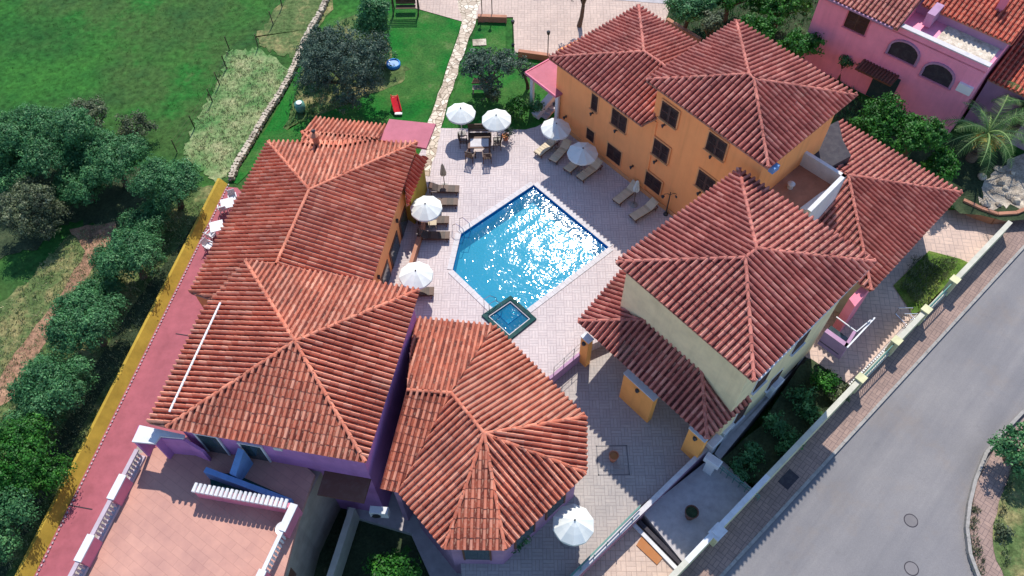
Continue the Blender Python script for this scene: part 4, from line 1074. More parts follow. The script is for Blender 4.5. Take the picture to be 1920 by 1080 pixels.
m = MB(); m.box((gc.x, gc.y, .54), (.74, .62, .1), wrz); m.box((gc.x, gc.y, .62), (.5, .4, .08), wrz); m.build('cap', M['white'], gp)
# courtyard edge wall with greenish glass rail
cr = empty('courtyard_wall', U(1205, 950, -1), 'low retaining wall with pale green rail between courtyard and lower terrace', 'wall')
c0, c1, c2 = U(1075, 1080, .1), U(1200, 950, .1), U(1348, 815, .1)
cd = (c2 - c0); cd.z = 0; cd.normalize(); c00 = c0 - cd * 4
m = MB(); m.bar(c00 + V(0, 0, -1.45), c2 + V(0, 0, -1.45), .16, 2.3); m.build('wall', M['mauve'], cr)
m = MB(); m.bar(c00 + V(0, 0, -.27), c2 + V(0, 0, -.27), .26, .06); m.build('coping', M['coping'], cr)
m = MB()
for z_ in (.25, .5): m.bar(c00 + V(0, 0, z_ - .3), c1 + V(0, 0, z_ - .3), .05, .04)
k = 0
while k < (c1 - c00).length: m.bar(c00 + cd * k + V(0, 0, -.3), c00 + cd * k + V(0, 0, .2), .04, .04); k += .9
m.build('rail', M['teal'], cr)
for i, (x, y) in enumerate(((1365, 800), (1340, 825), (1338, 868))):
    pass
# retaining edge of the deck with steel rail
m = MB(); vwall(m, U(1030, 709, .03), U(1102, 650, .03), -.85, -.85, .16); tag(m.build('retaining_wall', M['mauve']), 'low mauve retaining wall under the deck edge railing', 'wall')
dr_ = empty('deck_railing', U(1065, 680, 0), 'short steel railing on the raised edge of the pool deck', 'railing')
a_, b_ = U(1038, 703, 0), U(1094, 652, 0); m = MB()
for z_ in (.45, .9): m.tube([a_ + V(0, 0, z_), b_ + V(0, 0, z_)], .014, 6)
m.build('rail', M['kerb'], dr_)
for k in range(4):
    p = lerp(a_, b_, k / 3); m = MB(); m.tube([p, p + V(0, 0, .92)], .02, 6); m.build('post', M['kerb'], dr_)
# steps and planter at the lower terrace
ls = empty('entrance_steps', U(1245, 1010, -1.2), 'narrow white-edged steps between entrance walk and lower terrace', 'steps')
a_, b_ = U(1200, 972, -.95), U(1282, 1056, -.95); sd2 = (b_ - a_).normalized(); so2 = Vector((sd2.y, -sd2.x, 0))
if so2.x > 0: so2 = -so2
for k in range(2):
    m = MB(); m.slab([a_ + so2 * (.28 * k) - V(0, 0, .1 + .12 * k), b_ + so2 * (.28 * k) - V(0, 0, .1 + .12 * k), b_ + so2 * (.28 * k + .2) - V(0, 0, .1 + .12 * k), a_ + so2 * (.28 * k + .2) - V(0, 0, .1 + .12 * k)], .2); m.build('step', M['white'] if k == 1 else M['slate'], ls)
mt = MB(); q = [U(*p, -1.25) for p in [(1205, 1003), (1245, 1043), (1232, 1059), (1193, 1022)]]; mt.slab(q, .05)
tag(mt.build('door_mat', M['rust']), 'rust brown rectangular mat on the lower terrace by the steps', 'mat')
# stone wall between field and lawn
sw = empty('field_wall', U(520, 190, 0), 'rough dry stone wall dividing field and lawn', 'wall')
pts = [(622, -20), (600, 30), (578, 65), (560, 110), (540, 155), (522, 185), (500, 218), (470, 270), (445, 312), (432, 345)]
m = MB(); rr_ = random.Random(3)
for i in range(len(pts) - 1):
    a_, b_ = U(*pts[i], 0), U(*pts[i + 1], 0); L = (b_ - a_).length; d_ = (b_ - a_).normalized(); sd_ = Vector((d_.y, -d_.x, 0))
    for k in range(int(L / .22)):
        for r_ in (-1, 1):
            for lv in (0, 1):
                c = a_ + d_ * (k * .22 + rr_.uniform(0, .1)) + sd_ * (r_ * .09 + rr_.uniform(-.03, .03)) + V(0, 0, .08 + lv * .16)
                m.box(c, (rr_.uniform(.16, .27), rr_.uniform(.13, .2), rr_.uniform(.13, .19)), rr_.uniform(0, 3))
m.build('stones', M['stone'], sw)
# wire field fence
wf = empty('field_fence', U(427, 110, 0), 'thin wire fence with wooden posts round the green field', 'fence')
fp = [(545, -20), (512, 45), (484, 88), (430, 92), (425, 128), (398, 190), (365, 240), (332, 285)]
FP = []
for i in range(len(fp) - 1):
    a_, b_ = U(*fp[i], 0), U(*fp[i + 1], 0); n = max(1, round((b_ - a_).length / 2.0))
    FP += [lerp(a_, b_, k / n) for k in range(n)]
FP.append(U(*fp[-1], 0))
for p in FP:
    m = MB(); m.tube([p, p + V(rnd.uniform(-.05, .05), 0, 1.15)], [.045, .035], 6); m.build('post', M['bark'], wf)
m = MB()
for z_ in (.35, .7, 1.05):
    for i in range(len(FP) - 1): m.tube([FP[i] + V(0, 0, z_), FP[i + 1] + V(0, 0, z_)], .006, 4, caps=False)
m.build('wires', M['bark'], wf)
# border stones of the upper patio (low brown walls) and lamp posts there
for i, (a_, b_, lb) in enumerate((((896, 34), (950, 36), 'low brown retaining wall above the small square lawn'), ((972, 100), (1030, 108), 'low brown planter wall at the patio edge near the orange house'), ((1250, 40), (1312, 78), 'brown garden wall behind the orange house roof'))):
    m = MB(); m.bar(U(*a_, .2), U(*b_, .2), .3, .55); tag(m.build('garden_wall', M['brownwall']), lb, 'wall')
def bollard_lamp(px, lb, h=1.9, grp='thin black garden lamps'):
    p = U(*px, 0); e = empty('garden_lamp', p, lb, 'lamp', grp)
    m = MB(); m.tube([p, p + V(0, 0, h)], .035, 6); m.lathe(p, [(.12, 0), (.12, .05), (.04, .12)], 10); m.build('post', M['metal'], e)
    m = MB(); m.lathe(p + V(0, 0, h), [(0, -.02), (.1, 0), (.14, .2), (.12, .25), (0, .3)], 10); m.build('lantern', M['metal'], e)
bollard_lamp((904, 30), 'thin black garden lamp at the top end of the stone path')
bollard_lamp((923, 32), 'thin black garden lamp behind the small square lawn')
bollard_lamp((962, 84), 'thin black garden lamp at the left edge of the upper patio')
bollard_lamp((1027, 104), 'thin black garden lamp close to the orange house eave')
lp = U(1248, 402, 0); e = empty('lamp_post', lp, 'black lamp post with two curled arms against the orange wall', 'lamp post')
m = MB(); m.tube([lp, lp + V(0, 0, 2.1)], [.045, .03], 8); m.lathe(lp, [(.16, 0), (.15, .08), (.06, .2), (.05, .3)], 12); m.build('post', M['metal'], e)
for s_ in (-1, 1):
    q = lp + V(0, 0, 1.85); m = MB(); m.tube([q, q + V(s_ * .15, 0, .14), q + V(s_ * .35, 0, .1), q + V(s_ * .42, 0, -.05)], .018, 6); m.lathe(q + V(s_ * .42, 0, -.22), [(0, 0), (.07, .0), (.11, .14), (.03, .2), (0, .2)], 10); m.build('lantern', M['metal'], e)

# ================================================================ POOL FURNITURE
def make_parasol(h=2.35, r=.98):
    e = empty('parasol', (0, 0, 0), 'x', 'parasol', 'cream parasols round the pool')
    m = MB(); N = 10; zt, ze = h, h - .42
    rings = []
    for fr in (0, .3, .62, 1):
        row = []
        for k in range(N * 4):
            a_ = 2 * math.pi * k / (N * 4); ph_ = (k % 4) / 4
            sag = 1 - .045 * math.sin(math.pi * ph_) * fr
            z_ = zt - (zt - ze) * (fr ** 1.25) - .03 * math.sin(math.pi * ph_) * fr
            row.append((r * fr * sag * math.cos(a_), r * fr * sag * math.sin(a_), z_))
        rings.append(row)
    rings.append([(p[0] * 1.005, p[1] * 1.005, p[2] - .13 + (.05 if k % 4 == 0 else 0)) for k, p in enumerate(rings[-1])])
    for a_, b_ in zip(rings, rings[1:]):
        for k in range(N * 4):
            k2 = (k + 1) % (N * 4); rv_ = .3 + .6 * ((k // 4) % 2)
            if a_[0] == a_[1] or abs(a_[0][0]) < 1e-6: m.face([a_[k], b_[k], b_[k2]], rv_)
            else: m.face([a_[k], b_[k], b_[k2], a_[k2]], rv_)
    m.build('canopy', M['umbrella'], e)
    m = MB()
    for k in range(N):
        a_ = 2 * math.pi * k / N; m.tube([V(0, 0, zt - .04), V(r * .97 * math.cos(a_), r * .97 * math.sin(a_), ze - .02)], .01, 4)
    m.build('ribs', M['bark'], e)
    m = MB(); m.tube([V(0, 0, 0), V(0, 0, h + .03)], .026, 8); m.build('pole', M['steel'], e)
    m = MB(); m.lathe((0, 0, h), [(0, -.02), (.05, 0), (.03, .06), (0, .09)], 8); m.build('finial', M['metal'], e)
    m = MB(); m.lathe((0, 0, 0), [(0, 0), (.27, 0), (.27, .06), (.06, .1), (.05, .3), (0, .3)], 16); m.build('base', M['kerb'], e)
    return e
PROTO = make_parasol()
spots = [(862, 205, 0, 2, 'open parasol on the deck edge, left of the dining table'), (932, 216, 0, -3, 'open parasol on the deck edge, right of the dining table'),
         (1040, 235, 0, 4, 'parasol half in shade nearest the porch of the orange house'), (1093, 280, 0, 0, 'fully shaded parasol beside the orange wall'),
         (801, 382, 0, -4, 'open parasol beside the yellow corner of the restaurant wing'), (777, 511, 0, 3, 'open parasol between restaurant wing and pool, nearest the purple roof'),
         (1069, 979, -.8, 5, 'large open parasol beside the pavilion in the lower courtyard')]
for i, (x, y, zb, tilt, lb) in enumerate(spots):
    o = PROTO if i == 0 else copy_tree(PROTO)
    sc = 1.0 if i < 6 else 1.02
    zs = 1.0 if i < 6 else 1.38; p = U(x, y, zb + 2.25 * zs); o.location = (p.x, p.y, zb); o['label'] = lb; o.rotation_euler.z = rnd.random(); o.rotation_euler.y = R(tilt * .8); o.scale = (sc, sc, zs)
def closed_parasol(px, lb, h=2.3, mat='umbrella'):
    p = U(*px, 0); e = empty('closed_parasol', p, lb, 'parasol', 'closed parasols')
    m = MB(); N = 20; prof = [(.03, h), (.07, h - .12), (.12, h - .5), (.16, h - .85), (.13, h - .98)]
    for (ra, za), (rb, zb) in zip(prof, prof[1:]):
        for k in range(N):
            f = lambda r_, q: r_ * (1.35 if q % 2 else .7); a0, a1 = 2 * math.pi * k / N, 2 * math.pi * (k + 1) / N
            m.face([p + V(f(ra, k) * math.cos(a0), f(ra, k) * math.sin(a0), za), p + V(f(ra, k + 1) * math.cos(a1), f(ra, k + 1) * math.sin(a1), za), p + V(f(rb, k + 1) * math.cos(a1), f(rb, k + 1) * math.sin(a1), zb), p + V(f(rb, k) * math.cos(a0), f(rb, k) * math.sin(a0), zb)])
    m.build('canopy', M[mat], e)
    m = MB(); m.tube([p, p + V(0, 0, h + .06)], .025, 8); m.build('pole', M['bark'], e)
    m = MB(); m.lathe(p, [(0, 0), (.25, 0), (.25, .06), (.05, .1), (0, .1)], 14); m.build('base', M['kerb'], e)
closed_parasol((1188, 384), 'closed cream parasol between the two loungers by the orange wall')
closed_parasol((834, 350), 'closed grey-beige parasol on the left edge of the sunny deck', 2.1, 'fabric')

def make_lounger(mat='fabric', back=35):
    e = empty('sun_lounger', (0, 0, 0), 'x', 'sun lounger', 'sun loungers round the pool')
    m = MB()
    for s_ in (-1, 1): m.bar((-.95, s_ * .3, .3), (.95, s_ * .3, .3), .04, .05)
    for x in (-.93, -.3, .35, .93): m.bar((x, -.3, .3), (x, .3, .3), .04, .04)
    m.build('frame', M['wood'], e)
    m = MB(); m.box((.28, 0, .345), (1.3, .58, .05)); 
    for k in range(6): m.box((-.3 + k * .22, 0, .377), (.2, .56, .02))
    m.build('seat', M[mat], e)
    L = .68; a_ = R(back); m = MB()
    c = V(-.37 - math.cos(a_) * L / 2, 0, .35 + math.sin(a_) * L / 2); Mx = Matrix.Rotation(a_, 3, 'Y')
    m.box(c, (L, .58, .05), ax=Mx); m.box(c + Mx @ V(-.2, 0, .05), (.2, .45, .06), ax=Mx); m.build('backrest', M[mat], e)
    for x in (-.8, .8):
        for s_ in (-1, 1): m = MB(); m.bar((x, s_ * .28, .0), (x, s_ * .28, .28), .05, .05) if False else m.box((x, s_ * .28, .14), (.05, .05, .28)); m.build('leg', M['wood'], e)
    return e
LP = make_lounger(); LD = make_lounger('wicker', 25)
lg = [((1010, 286), (1040, 262), 0, 'sunlit lounger at the shadow edge under the half-shaded parasol'), ((1035, 302), (1066, 268), 0, 'second lounger under the half-shaded parasol, wholly in shade'),
      ((1066, 316), (1094, 292), 0, 'lounger under the shaded parasol, its foot nearest the pool corner'), ((1086, 334), (1124, 306), 0, 'lounger on the right under the shaded parasol beside the wall'),
      ((1157, 376), (1190, 350), 0, 'lounger to the left of the closed cream parasol in shade'), ((1185, 408), (1228, 382), 0, 'lounger to the right of the closed cream parasol in shade'),
      ((854, 354), (812, 353), 1, 'brown lounger below the closed parasol on the left deck edge'), ((850, 378), (810, 378), 1, 'brown lounger just above the open parasol by the yellow corner'),
      ((833, 412), (793, 412), 1, 'dark lounger just below the open parasol by the yellow corner'), ((834, 441), (794, 441), 1, 'dark-framed lounger between the two left parasols'),
      ((802, 546), (764, 546), 1, 'brown lounger peeping out below the parasol nearest the purple roof')]
used = [0, 0]
for (f, h, k, lb) in lg:
    base = (LP, LD)[k]; o = base if not used[k] else copy_tree(base); used[k] = 1
    a_, b_ = U(*f, .35), U(*h, .35); d_ = a_ - b_; c = (a_ + b_) / 2; o.location = (c.x, c.y, 0.0); o.rotation_euler.z = math.atan2(d_.y, d_.x); o['label'] = lb
# cream towels/mats between the left loungers
for i, (x, y) in enumerate(((822, 395), (812, 425))):
    p = U(x, y, .0); e = empty('side_table', p, ['small pale side table below the closed parasol and brown lounger', 'small pale side table between the two dark left loungers'][i], 'table', 'pale side tables')
    m = MB(); m.box(p + V(0, 0, .4), (.5, .4, .04)); m.build('top', M['fabric'], e)
    for sx in (-1, 1):
        for sy in (-1, 1): m = MB(); m.box(p + V(sx * .2, sy * .15, .19), (.04, .04, .38)); m.build('leg', M['fabric'], e)
# dining table, bench and armchairs
tp = U(899, 268, .74); e = empty('dining_table', (tp.x, tp.y, 0), 'dark wooden table with pale top under the two parasols', 'table')
m = MB(); m.box((tp.x, tp.y, .74), (1.5, .95, .05)); m.build('top', M['wood'], e)
m = MB(); m.box((tp.x, tp.y, .77), (1.2, .7, .012)); m.build('top_inlay', M['mauve'] if False else M['coping'], e)
for sx in (-1, 1):
    for sy in (-1, 1): m = MB(); m.box((tp.x + sx * .66, tp.y + sy * .4, .35), (.09, .09, .7)); m.build('leg', M['wood'], e)
b_ = tp + V(0, 1.0, 0); e = empty('garden_bench', (b_.x, b_.y, 0), 'dark wooden bench with slatted back behind the dining table', 'bench')
m = MB(); [m.box((b_.x, b_.y - .18 + k * .12, .44), (1.55, .1, .03)) for k in range(4)]; m.build('seat', M['wicker'], e)
m = MB(); [m.box((b_.x, b_.y + .3 + k * .02, .55 + k * .13), (1.55, .03, .1)) for k in range(4)]; m.box((b_.x, b_.y + .38, 1.06), (1.6, .06, .06)); m.build('backrest', M['wicker'], e)
for s_ in (-1, 1):
    m = MB(); m.box((b_.x + s_ * .74, b_.y + .05, .64), (.06, .6, .04)); m.build('armrest', M['wicker'], e)
    for yy in (-.2, .3): m = MB(); m.box((b_.x + s_ * .74, b_.y + yy, .31), (.06, .06, .62)); m.build('leg', M['wicker'], e)
def make_chair():
    e = empty('armchair', (0, 0, 0), 'x', 'chair', 'dark wooden armchairs round the dining table')
    m = MB(); [m.box((0, -.2 + k * .1, .44), (.5, .08, .03)) for k in range(5)]; m.build('seat', M['wicker'], e)
    m = MB(); [m.box((-.2 + k * .1, .27, .74), (.07, .03, .6), ax=Matrix.Rotation(R(-12), 3, 'X')) for k in range(5)]; m.box((0, .33, 1.03), (.52, .04, .07)); m.build('backrest', M['wicker'], e)
    for s_ in (-1, 1):
        m = MB(); m.box((s_ * .27, 0, .66), (.05, .52, .03)); m.build('armrest', M['wicker'], e)
        for yy in (-.23, .24): m = MB(); m.box((s_ * .25, yy, .32), (.045, .045, .64)); m.build('leg', M['wicker'], e)
    return e
CH = make_chair()
for i, (x, y, rz, lb) in enumerate([(869, 264, 90, 'dark armchair at the left end of the dining table'), (932, 268, -90, 'dark armchair at the right end of the dining table'), (882, 291, 160, 'dark armchair askew at the near left of the dining table'), (913, 293, 185, 'dark armchair at the near right of the dining table')]):
    o = CH if i == 0 else copy_tree(CH); p = U(x, y, .45); o.location = (p.x, p.y, 0); o.rotation_euler.z = R(rz); o['label'] = lb
# white plastic chairs and tables behind the left wing
def make_pchair():
    e = empty('plastic_chair', (0, 0, 0), 'x', 'chair', 'white plastic chairs on the side path')
    m = MB(); m.box((0, 0, .44), (.46, .44, .03)); m.build('seat', M['plastic_white'], e)
    m = MB(); m.box((0, .24, .68), (.44, .03, .46), ax=Matrix.Rotation(R(-12), 3, 'X')); m.build('backrest', M['plastic_white'], e)
    for s_ in (-1, 1):
        m = MB(); m.box((s_ * .24, 0, .64), (.05, .4, .03)); m.build('armrest', M['plastic_white'], e)
        for yy in (-.2, .2): m = MB(); m.box((s_ * .22, yy, .31), (.04, .04, .62)); m.build('leg', M['plastic_white'], e)
    return e
PC = make_pchair()
for i, (x, y, rz, lb) in enumerate([(437, 371, 20, 'white plastic chair farthest up the side path'), (418, 391, 200, 'white plastic chair on the near side of the first white table'), (396, 441, 150, 'white plastic chair between the second white table and the pink path'), (391, 461, 60, 'white plastic chair nearest the viewer on the side path')]):
    o = PC if i == 0 else copy_tree(PC); p = U(x, y, .45); o.location = (p.x, p.y, .03); o.rotation_euler.z = R(rz); o['label'] = lb
for i, (x, y) in enumerate(((426, 381), (406, 424))):
    p = U(x, y, .72); e = empty('plastic_table', (p.x, p.y, .03), ['square white plastic table farther up the side path', 'square white plastic table nearer the viewer on the side path'][i], 'table', 'white plastic tables')
    m = MB(); m.box((p.x, p.y, .72), (.8, .8, .04), .3); m.build('top', M['plastic_white'], e)
    for sx in (-1, 1):
        for sy in (-1, 1): m = MB(); m.box((p.x + sx * .3, p.y + sy * .3, .37), (.05, .05, .68)); m.build('leg', M['plastic_white'], e)
# play things on the lawn
p = U(745, 205, 0); e = empty('toy_slide', p, 'red plastic toddler slide on the lawn behind the canopy', 'slide')
a_, b_ = p + V(-.15, .45, .66), p + V(.1, -.42, .12)
m = MB(); m.bar(a_, b_, .5, .07); m.bar(a_ + V(-.24, -.06, .09), b_ + V(-.24, -.06, .09), .06, .16); m.bar(a_ + V(.24, .06, .09), b_ + V(.24, .06, .09), .06, .16); m.build('chute', M['red'], e)
m = MB(); [m.bar(a_ + V(s_ * .22, .05, .2), a_ + V(s_ * .22, .35, -.7), .06, .06) for s_ in (-1, 1)]; [m.bar(a_ + V(-.22, .12 + k * .08, -k * .22), a_ + V(.22, .12 + k * .08, -k * .22), .05, .08) for k in range(4)]; m.build('ladder', M['red'], e)
m = MB(); m.box(b_ + V(.03, -.12, 0), (.5, .2, .08)); m.build('chute_end', M['plastic_white'], e)
p = U(738, 122, 0); e = empty('paddling_pool', p, 'small round blue paddling pool in the tree shade on the lawn', 'paddling pool')
m = MB(); m.lathe(p, [(.0, .05), (.38, .05), (.40, .2), (.46, .24), (.51, .18), (.51, .0)], 24); m.build('tub', M['bluep'], e, True)
m = MB(); m.lathe(p, [(0, .15), (.395, .15)], 24); m.build('water', M['water'], e)
p = U(565, 208, 0); e = empty('water_tank', p, 'small pale green barrel beside the field wall', 'barrel')
m = MB(); m.lathe(p, [(0, 0), (.3, 0), (.36, .3), (.34, .7), (0, .74)], 16); m.build('body', M['teal'], e, True)
m = MB(); m.lathe(p, [(0, .75), (.2, .74), (.2, .8), (0, .82)], 16); m.build('lid', M['plastic_white'], e)
# wooden swing seat at the top edge, and garden crate under the olive
p = U(762, 22, 0); e = empty('swing_bench', p, 'weathered wooden swing bench at the top edge of the lawn', 'bench')
for s_ in (-1, 1):
    m = MB(); m.bar(p + V(s_ * .95, .4, 0), p + V(s_ * .95, 0, 1.7), .08, .08); m.bar(p + V(s_ * .95, -.5, 0), p + V(s_ * .95, 0, 1.7), .08, .08); m.build('frame_side', M['bark'], e)
m = MB(); [m.box(p + V(0, -.4 + k * .2, 1.75), (2.1, .12, .03)) for k in range(5)]; m.build('slatted_roof', M['stone'], e)
m = MB(); [m.box(p + V(0, -.2 + k * .12, .45), (1.5, .1, .03)) for k in range(4)]; m.build('seat', M['bark'], e)
m = MB(); [m.box(p + V(0, .3, .55 + k * .12), (1.5, .03, .1)) for k in range(4)]; m.build('backrest', M['bark'], e)
p = U(905, 172, 0); e = empty('garden_bench', p, 'dark curved garden bench under the olive tree on the front lawn', 'bench')
m = MB(); [m.box(p + V(0, -.2 + k * .12, .42), (1.4, .1, .03)) for k in range(4)]; m.build('seat', M['stone'], e)
m = MB(); [m.box(p + V(0, .28, .55 + k * .13), (1.5 - .1 * k, .04, .1)) for k in range(4)]; m.build('backrest', M['wood'], e)
for s_ in (-1, 1):
    m = MB(); m.box(p + V(s_ * .65, 0, .2), (.08, .5, .4)); m.build('leg', M['stone'], e)
m = MB(); p = U(899, 80, 0); m.box(p + V(0, 0, .02), (1.0, .7, .06), .05); tag(m.build('stone_slab', M['stone']), 'pale flat stone slab in the grass of the small square lawn', 'slab')
# pots
def pot(px, z, r, h, lb, soil='rust', rim=True, mat='terracotta'):
    p = U(px[0], px[1], z); e = empty('plant_pot', p, lb, 'pot')
    m = MB(); m.lathe(p, [(0, 0), (r * .6, 0), (r * .95, h * .85), (r, h), (r * .86, h), (r * .8, h * .85)], 20); m.build('pot', M[mat], e, False)
    m = MB(); m.lathe(p, [(0, h * .86), (r * .82, h * .86)], 20); m.build('soil', M[soil], e); return p
p = pot((1149, 862), -.74, .27, .62, 'terracotta pot on a square tiled plinth in the courtyard')
m = MB(); 
for rr, zz in ((1.05, -.47),): m.box((p.x, p.y, -.79), (1.1, 1.1, .09), 0.02)
tag(m.build('plinth', M['court']), 'low square tiled plinth under the courtyard pot', 'plinth')
m = MB()
for s_ in (.8, ):
    for dx, dy in ((1, 0), (-1, 0), (0, 1), (0, -1)): m.box((p.x + dx * s_, p.y + dy * s_, -.793), (.06 if dx else 1.66, .06 if dy else 1.66, .012))
tag(m.build('plinth_border', M['manhole']), kind='structure')
pot((1293, 968), -.95, .36, .7, 'dark round pot standing in the shaded entrance walk', 'darksoil', mat='wood')
# wall-top boxes (white planters) in the shade
for i, (x, y) in enumerate(((1363, 800), (1341, 826), (1338, 862), (1457, 716))):
    p = U(x, y, .6); e = empty('planter_box', (p.x, p.y, -.9), ['pale planter box on a pillar behind the porch corner', 'second pale planter box, just below the porch corner', 'pale planter box at the head of the garden bed fence', 'pale box on the garden side of the cream house'][i], 'planter', 'pale planter boxes')
    m = MB(); m.box((p.x, p.y, .42), (.85, .42, .36), .75 if i != 2 else -.7); m.box((p.x, p.y, -.35), (.5, .3, 1.2), .75 if i != 2 else -.7); m.build('body', M['plastic_white'], e)
    m = MB(); m.box((p.x, p.y, .61), (.75, .34, .02), .75 if i != 2 else -.7); m.build('soil', M['coping'], e)
gf = empty('bed_fence', U(1380, 900, -.9), 'thin green rail fence at the near end of the garden bed', 'fence')
a_, b_ = U(1345, 868, 0), U(1425, 930, 0); m = MB()
for z_ in (-.3, .0): m.bar(a_ + V(0, 0, z_), b_ + V(0, 0, z_), .035, .035)
for k in range(8): q = lerp(a_, b_, k / 7); m.bar(q + V(0, 0, -.8), q + V(0, 0, .0), .03, .03) if False else m.box(q + V(0, 0, -.4), (.03, .03, .8))
m.build('rails', M['teal'], gf)
# side porch with pink parapet and glass on the cream house
spx = empty('side_porch', U(1600, 620, -.9), 'small shaded porch with pink parapet and pale glass top beside the cream house', 'porch')
q = [U(*p, 1.6) for p in [(1568, 594), (1606, 622), (1588, 652), (1546, 622)]]
m = MB(); m.slab([q[3], q[2], q[2] + V(.2, .2, 0), q[3] + V(.2, .2, 0)], 1.3); m.slab([q[1], q[2], q[2] + V(-.12, .12, 0), q[1] + V(-.12, .12, 0)], 1.3); m.build('parapet', M['mauve'], spx)  # mauve instead of pink: the porch shade is put into the parapet colour
m = MB(); m.slab([p - V(0, 0, .9) for p in q], .1); m.build('roof_glass', M['glass'], spx)
m = MB(); m.bar(q[0], q[1], .05, .06); m.bar(q[1], U(1632, 600, 1.6), .05, .06); m.bar(q[2], U(1640, 596, 1.4), .08, .08); m.build('rail', M['plastic_white'], spx)
pk = empty('bay', U(1612, 560, -.9), 'pink lean-to bay with two faded tiles at the foot of the low wing', 'bay')
m = MB(); m.prism([xy(U(*p, 2.6)) for p in [(1592, 560), (1630, 520), (1640, 530), (1603, 575)]], -1, 2.6); m.build('wall', M['pinkwall'], pk)
# drying rack / bicycle stand
p = U(1703, 600, -.8); e = empty('bicycle_stand', p, 'pale metal bicycle stand by the street wall next to the small lawn', 'bicycle stand')
for i_ in range(3):
    m = MB(); q = p + V(-.25 + .22 * i_, .45 - .4 * i_, 0); m.tube([q + V(-.4, 0, 0), q + V(-.4, 0, .6), q + V(.4, 0, .6), q + V(.4, 0, 0)], .03, 6); m.build('hoop', M['steel'], e)
m = MB(); m.bar(p + V(-.65, .45, .03), p + V(-.2, -.4, .03), .04, .04); m.bar(p + V(.15, .45, .03), p + V(.6, -.4, .03), .04, .04); m.build('base_rail', M['steel'], e)
# white pickets / flower border
wp_ = empty('picket_edging', U(1630, 690, -.9), 'row of little white pickets edging the patio along the street wall', 'edging')
m = MB(); a_, b_ = U(1592, 722, -.5), U(1668, 648, -.5)
for k in range(22): m.box(lerp(a_, b_, k / 21) + V(0, 0, -.1), (.09, .09, .5), .7)
m.build('pickets', M['plastic_white'], wp_)
bt = empty('garden_wall', U(1860, 400, -.8), 'brown curved garden wall at the right edge behind the street wall', 'wall')
m = MB(); pts = [U(*p, 0) for p in [(1806, 376), (1840, 392), (1870, 402), (1905, 400), (1940, 385)]]
for i in range(4): vwall(m, pts[i] + V(0, 0, .12), pts[i + 1] + V(0, 0, .12), -.95, -.95, .22)
m.build('wall', M['brownwall'], bt)

# ================================================================ TREES AND PLANTS
def crown_mesh(name, c, blobs, n, leaf, mat, parent, seed, flat=.55, up=.35):
    rg = np.random.default_rng(seed); C_ = []; S = []
    vol = np.array([b[3] * b[4] * b[5] for b in blobs]) ** (2 / 3); vol /= vol.sum()
    idx = rg.choice(len(blobs), n // 26 + 1, p=vol)
    V_, Rv = [], []
    for i in idx:
        b = blobs[i]; d = rg.normal(size=3); d /= np.linalg.norm(d)
        if d[2] < -.35: d[2] *= -.6
        rad = rg.uniform(.62, 1.04) if rg.random() < .85 else rg.uniform(.2, .7)
        pc = np.array(b[:3]) + d * rad * np.array(b[3:]); tone = np.clip(rg.normal(.42, .2), 0, 1); cr_ = rg.uniform(.16, .42)
        k = 26; off = rg.normal(size=(k, 3)); off /= np.linalg.norm(off, axis=1)[:, None]; off *= cr_ * rg.uniform(.35, 1, (k, 1)); off[:, 2] *= .75
        nr = off / cr_ + d * .6 + np.array([0, 0, up]) + rg.normal(size=(k, 3)) * .45
        nr /= np.linalg.norm(nr, axis=1)[:, None]
        tv = np.cross(nr, rg.normal(size=(k, 3))); tv /= np.linalg.norm(tv, axis=1)[:, None]; bv = np.cross(nr, tv)
        L = leaf * rg.uniform(.6, 1.3, (k, 1)); W = L * flat
        ctr = pc + off
        V_.append(np.stack([ctr - tv * L * .5, ctr + bv * W * .5, ctr + tv * L * .5, ctr - bv * W * .5], 1))
        Rv.append(np.clip(tone + rg.normal(size=k) * .15, 0, 1))
    Vv = np.concatenate(V_).reshape(-1, 3) + np.array(c); q = len(Vv) // 4
    me = D.meshes.new(name); me.vertices.add(len(Vv)); me.vertices.foreach_set('co', Vv.astype('f').ravel())
    me.loops.add(q * 4); me.loops.foreach_set('vertex_index', np.arange(q * 4, dtype='i')); me.polygons.add(q)
    me.polygons.foreach_set('loop_start', np.arange(0, q * 4, 4, dtype='i')); me.polygons.foreach_set('loop_total', np.full(q, 4, 'i'))
    a = me.attributes.new('rnd', 'FLOAT', 'FACE'); a.data.foreach_set('value', np.concatenate(Rv).astype('f'))
    me.update(); me.validate(); me.materials.append(M[mat])
    o = D.objects.new(name, me); COL.objects.link(o); o.parent = parent; o.matrix_parent_inverse = parent.matrix_world.inverted(); return o
tn = [0]
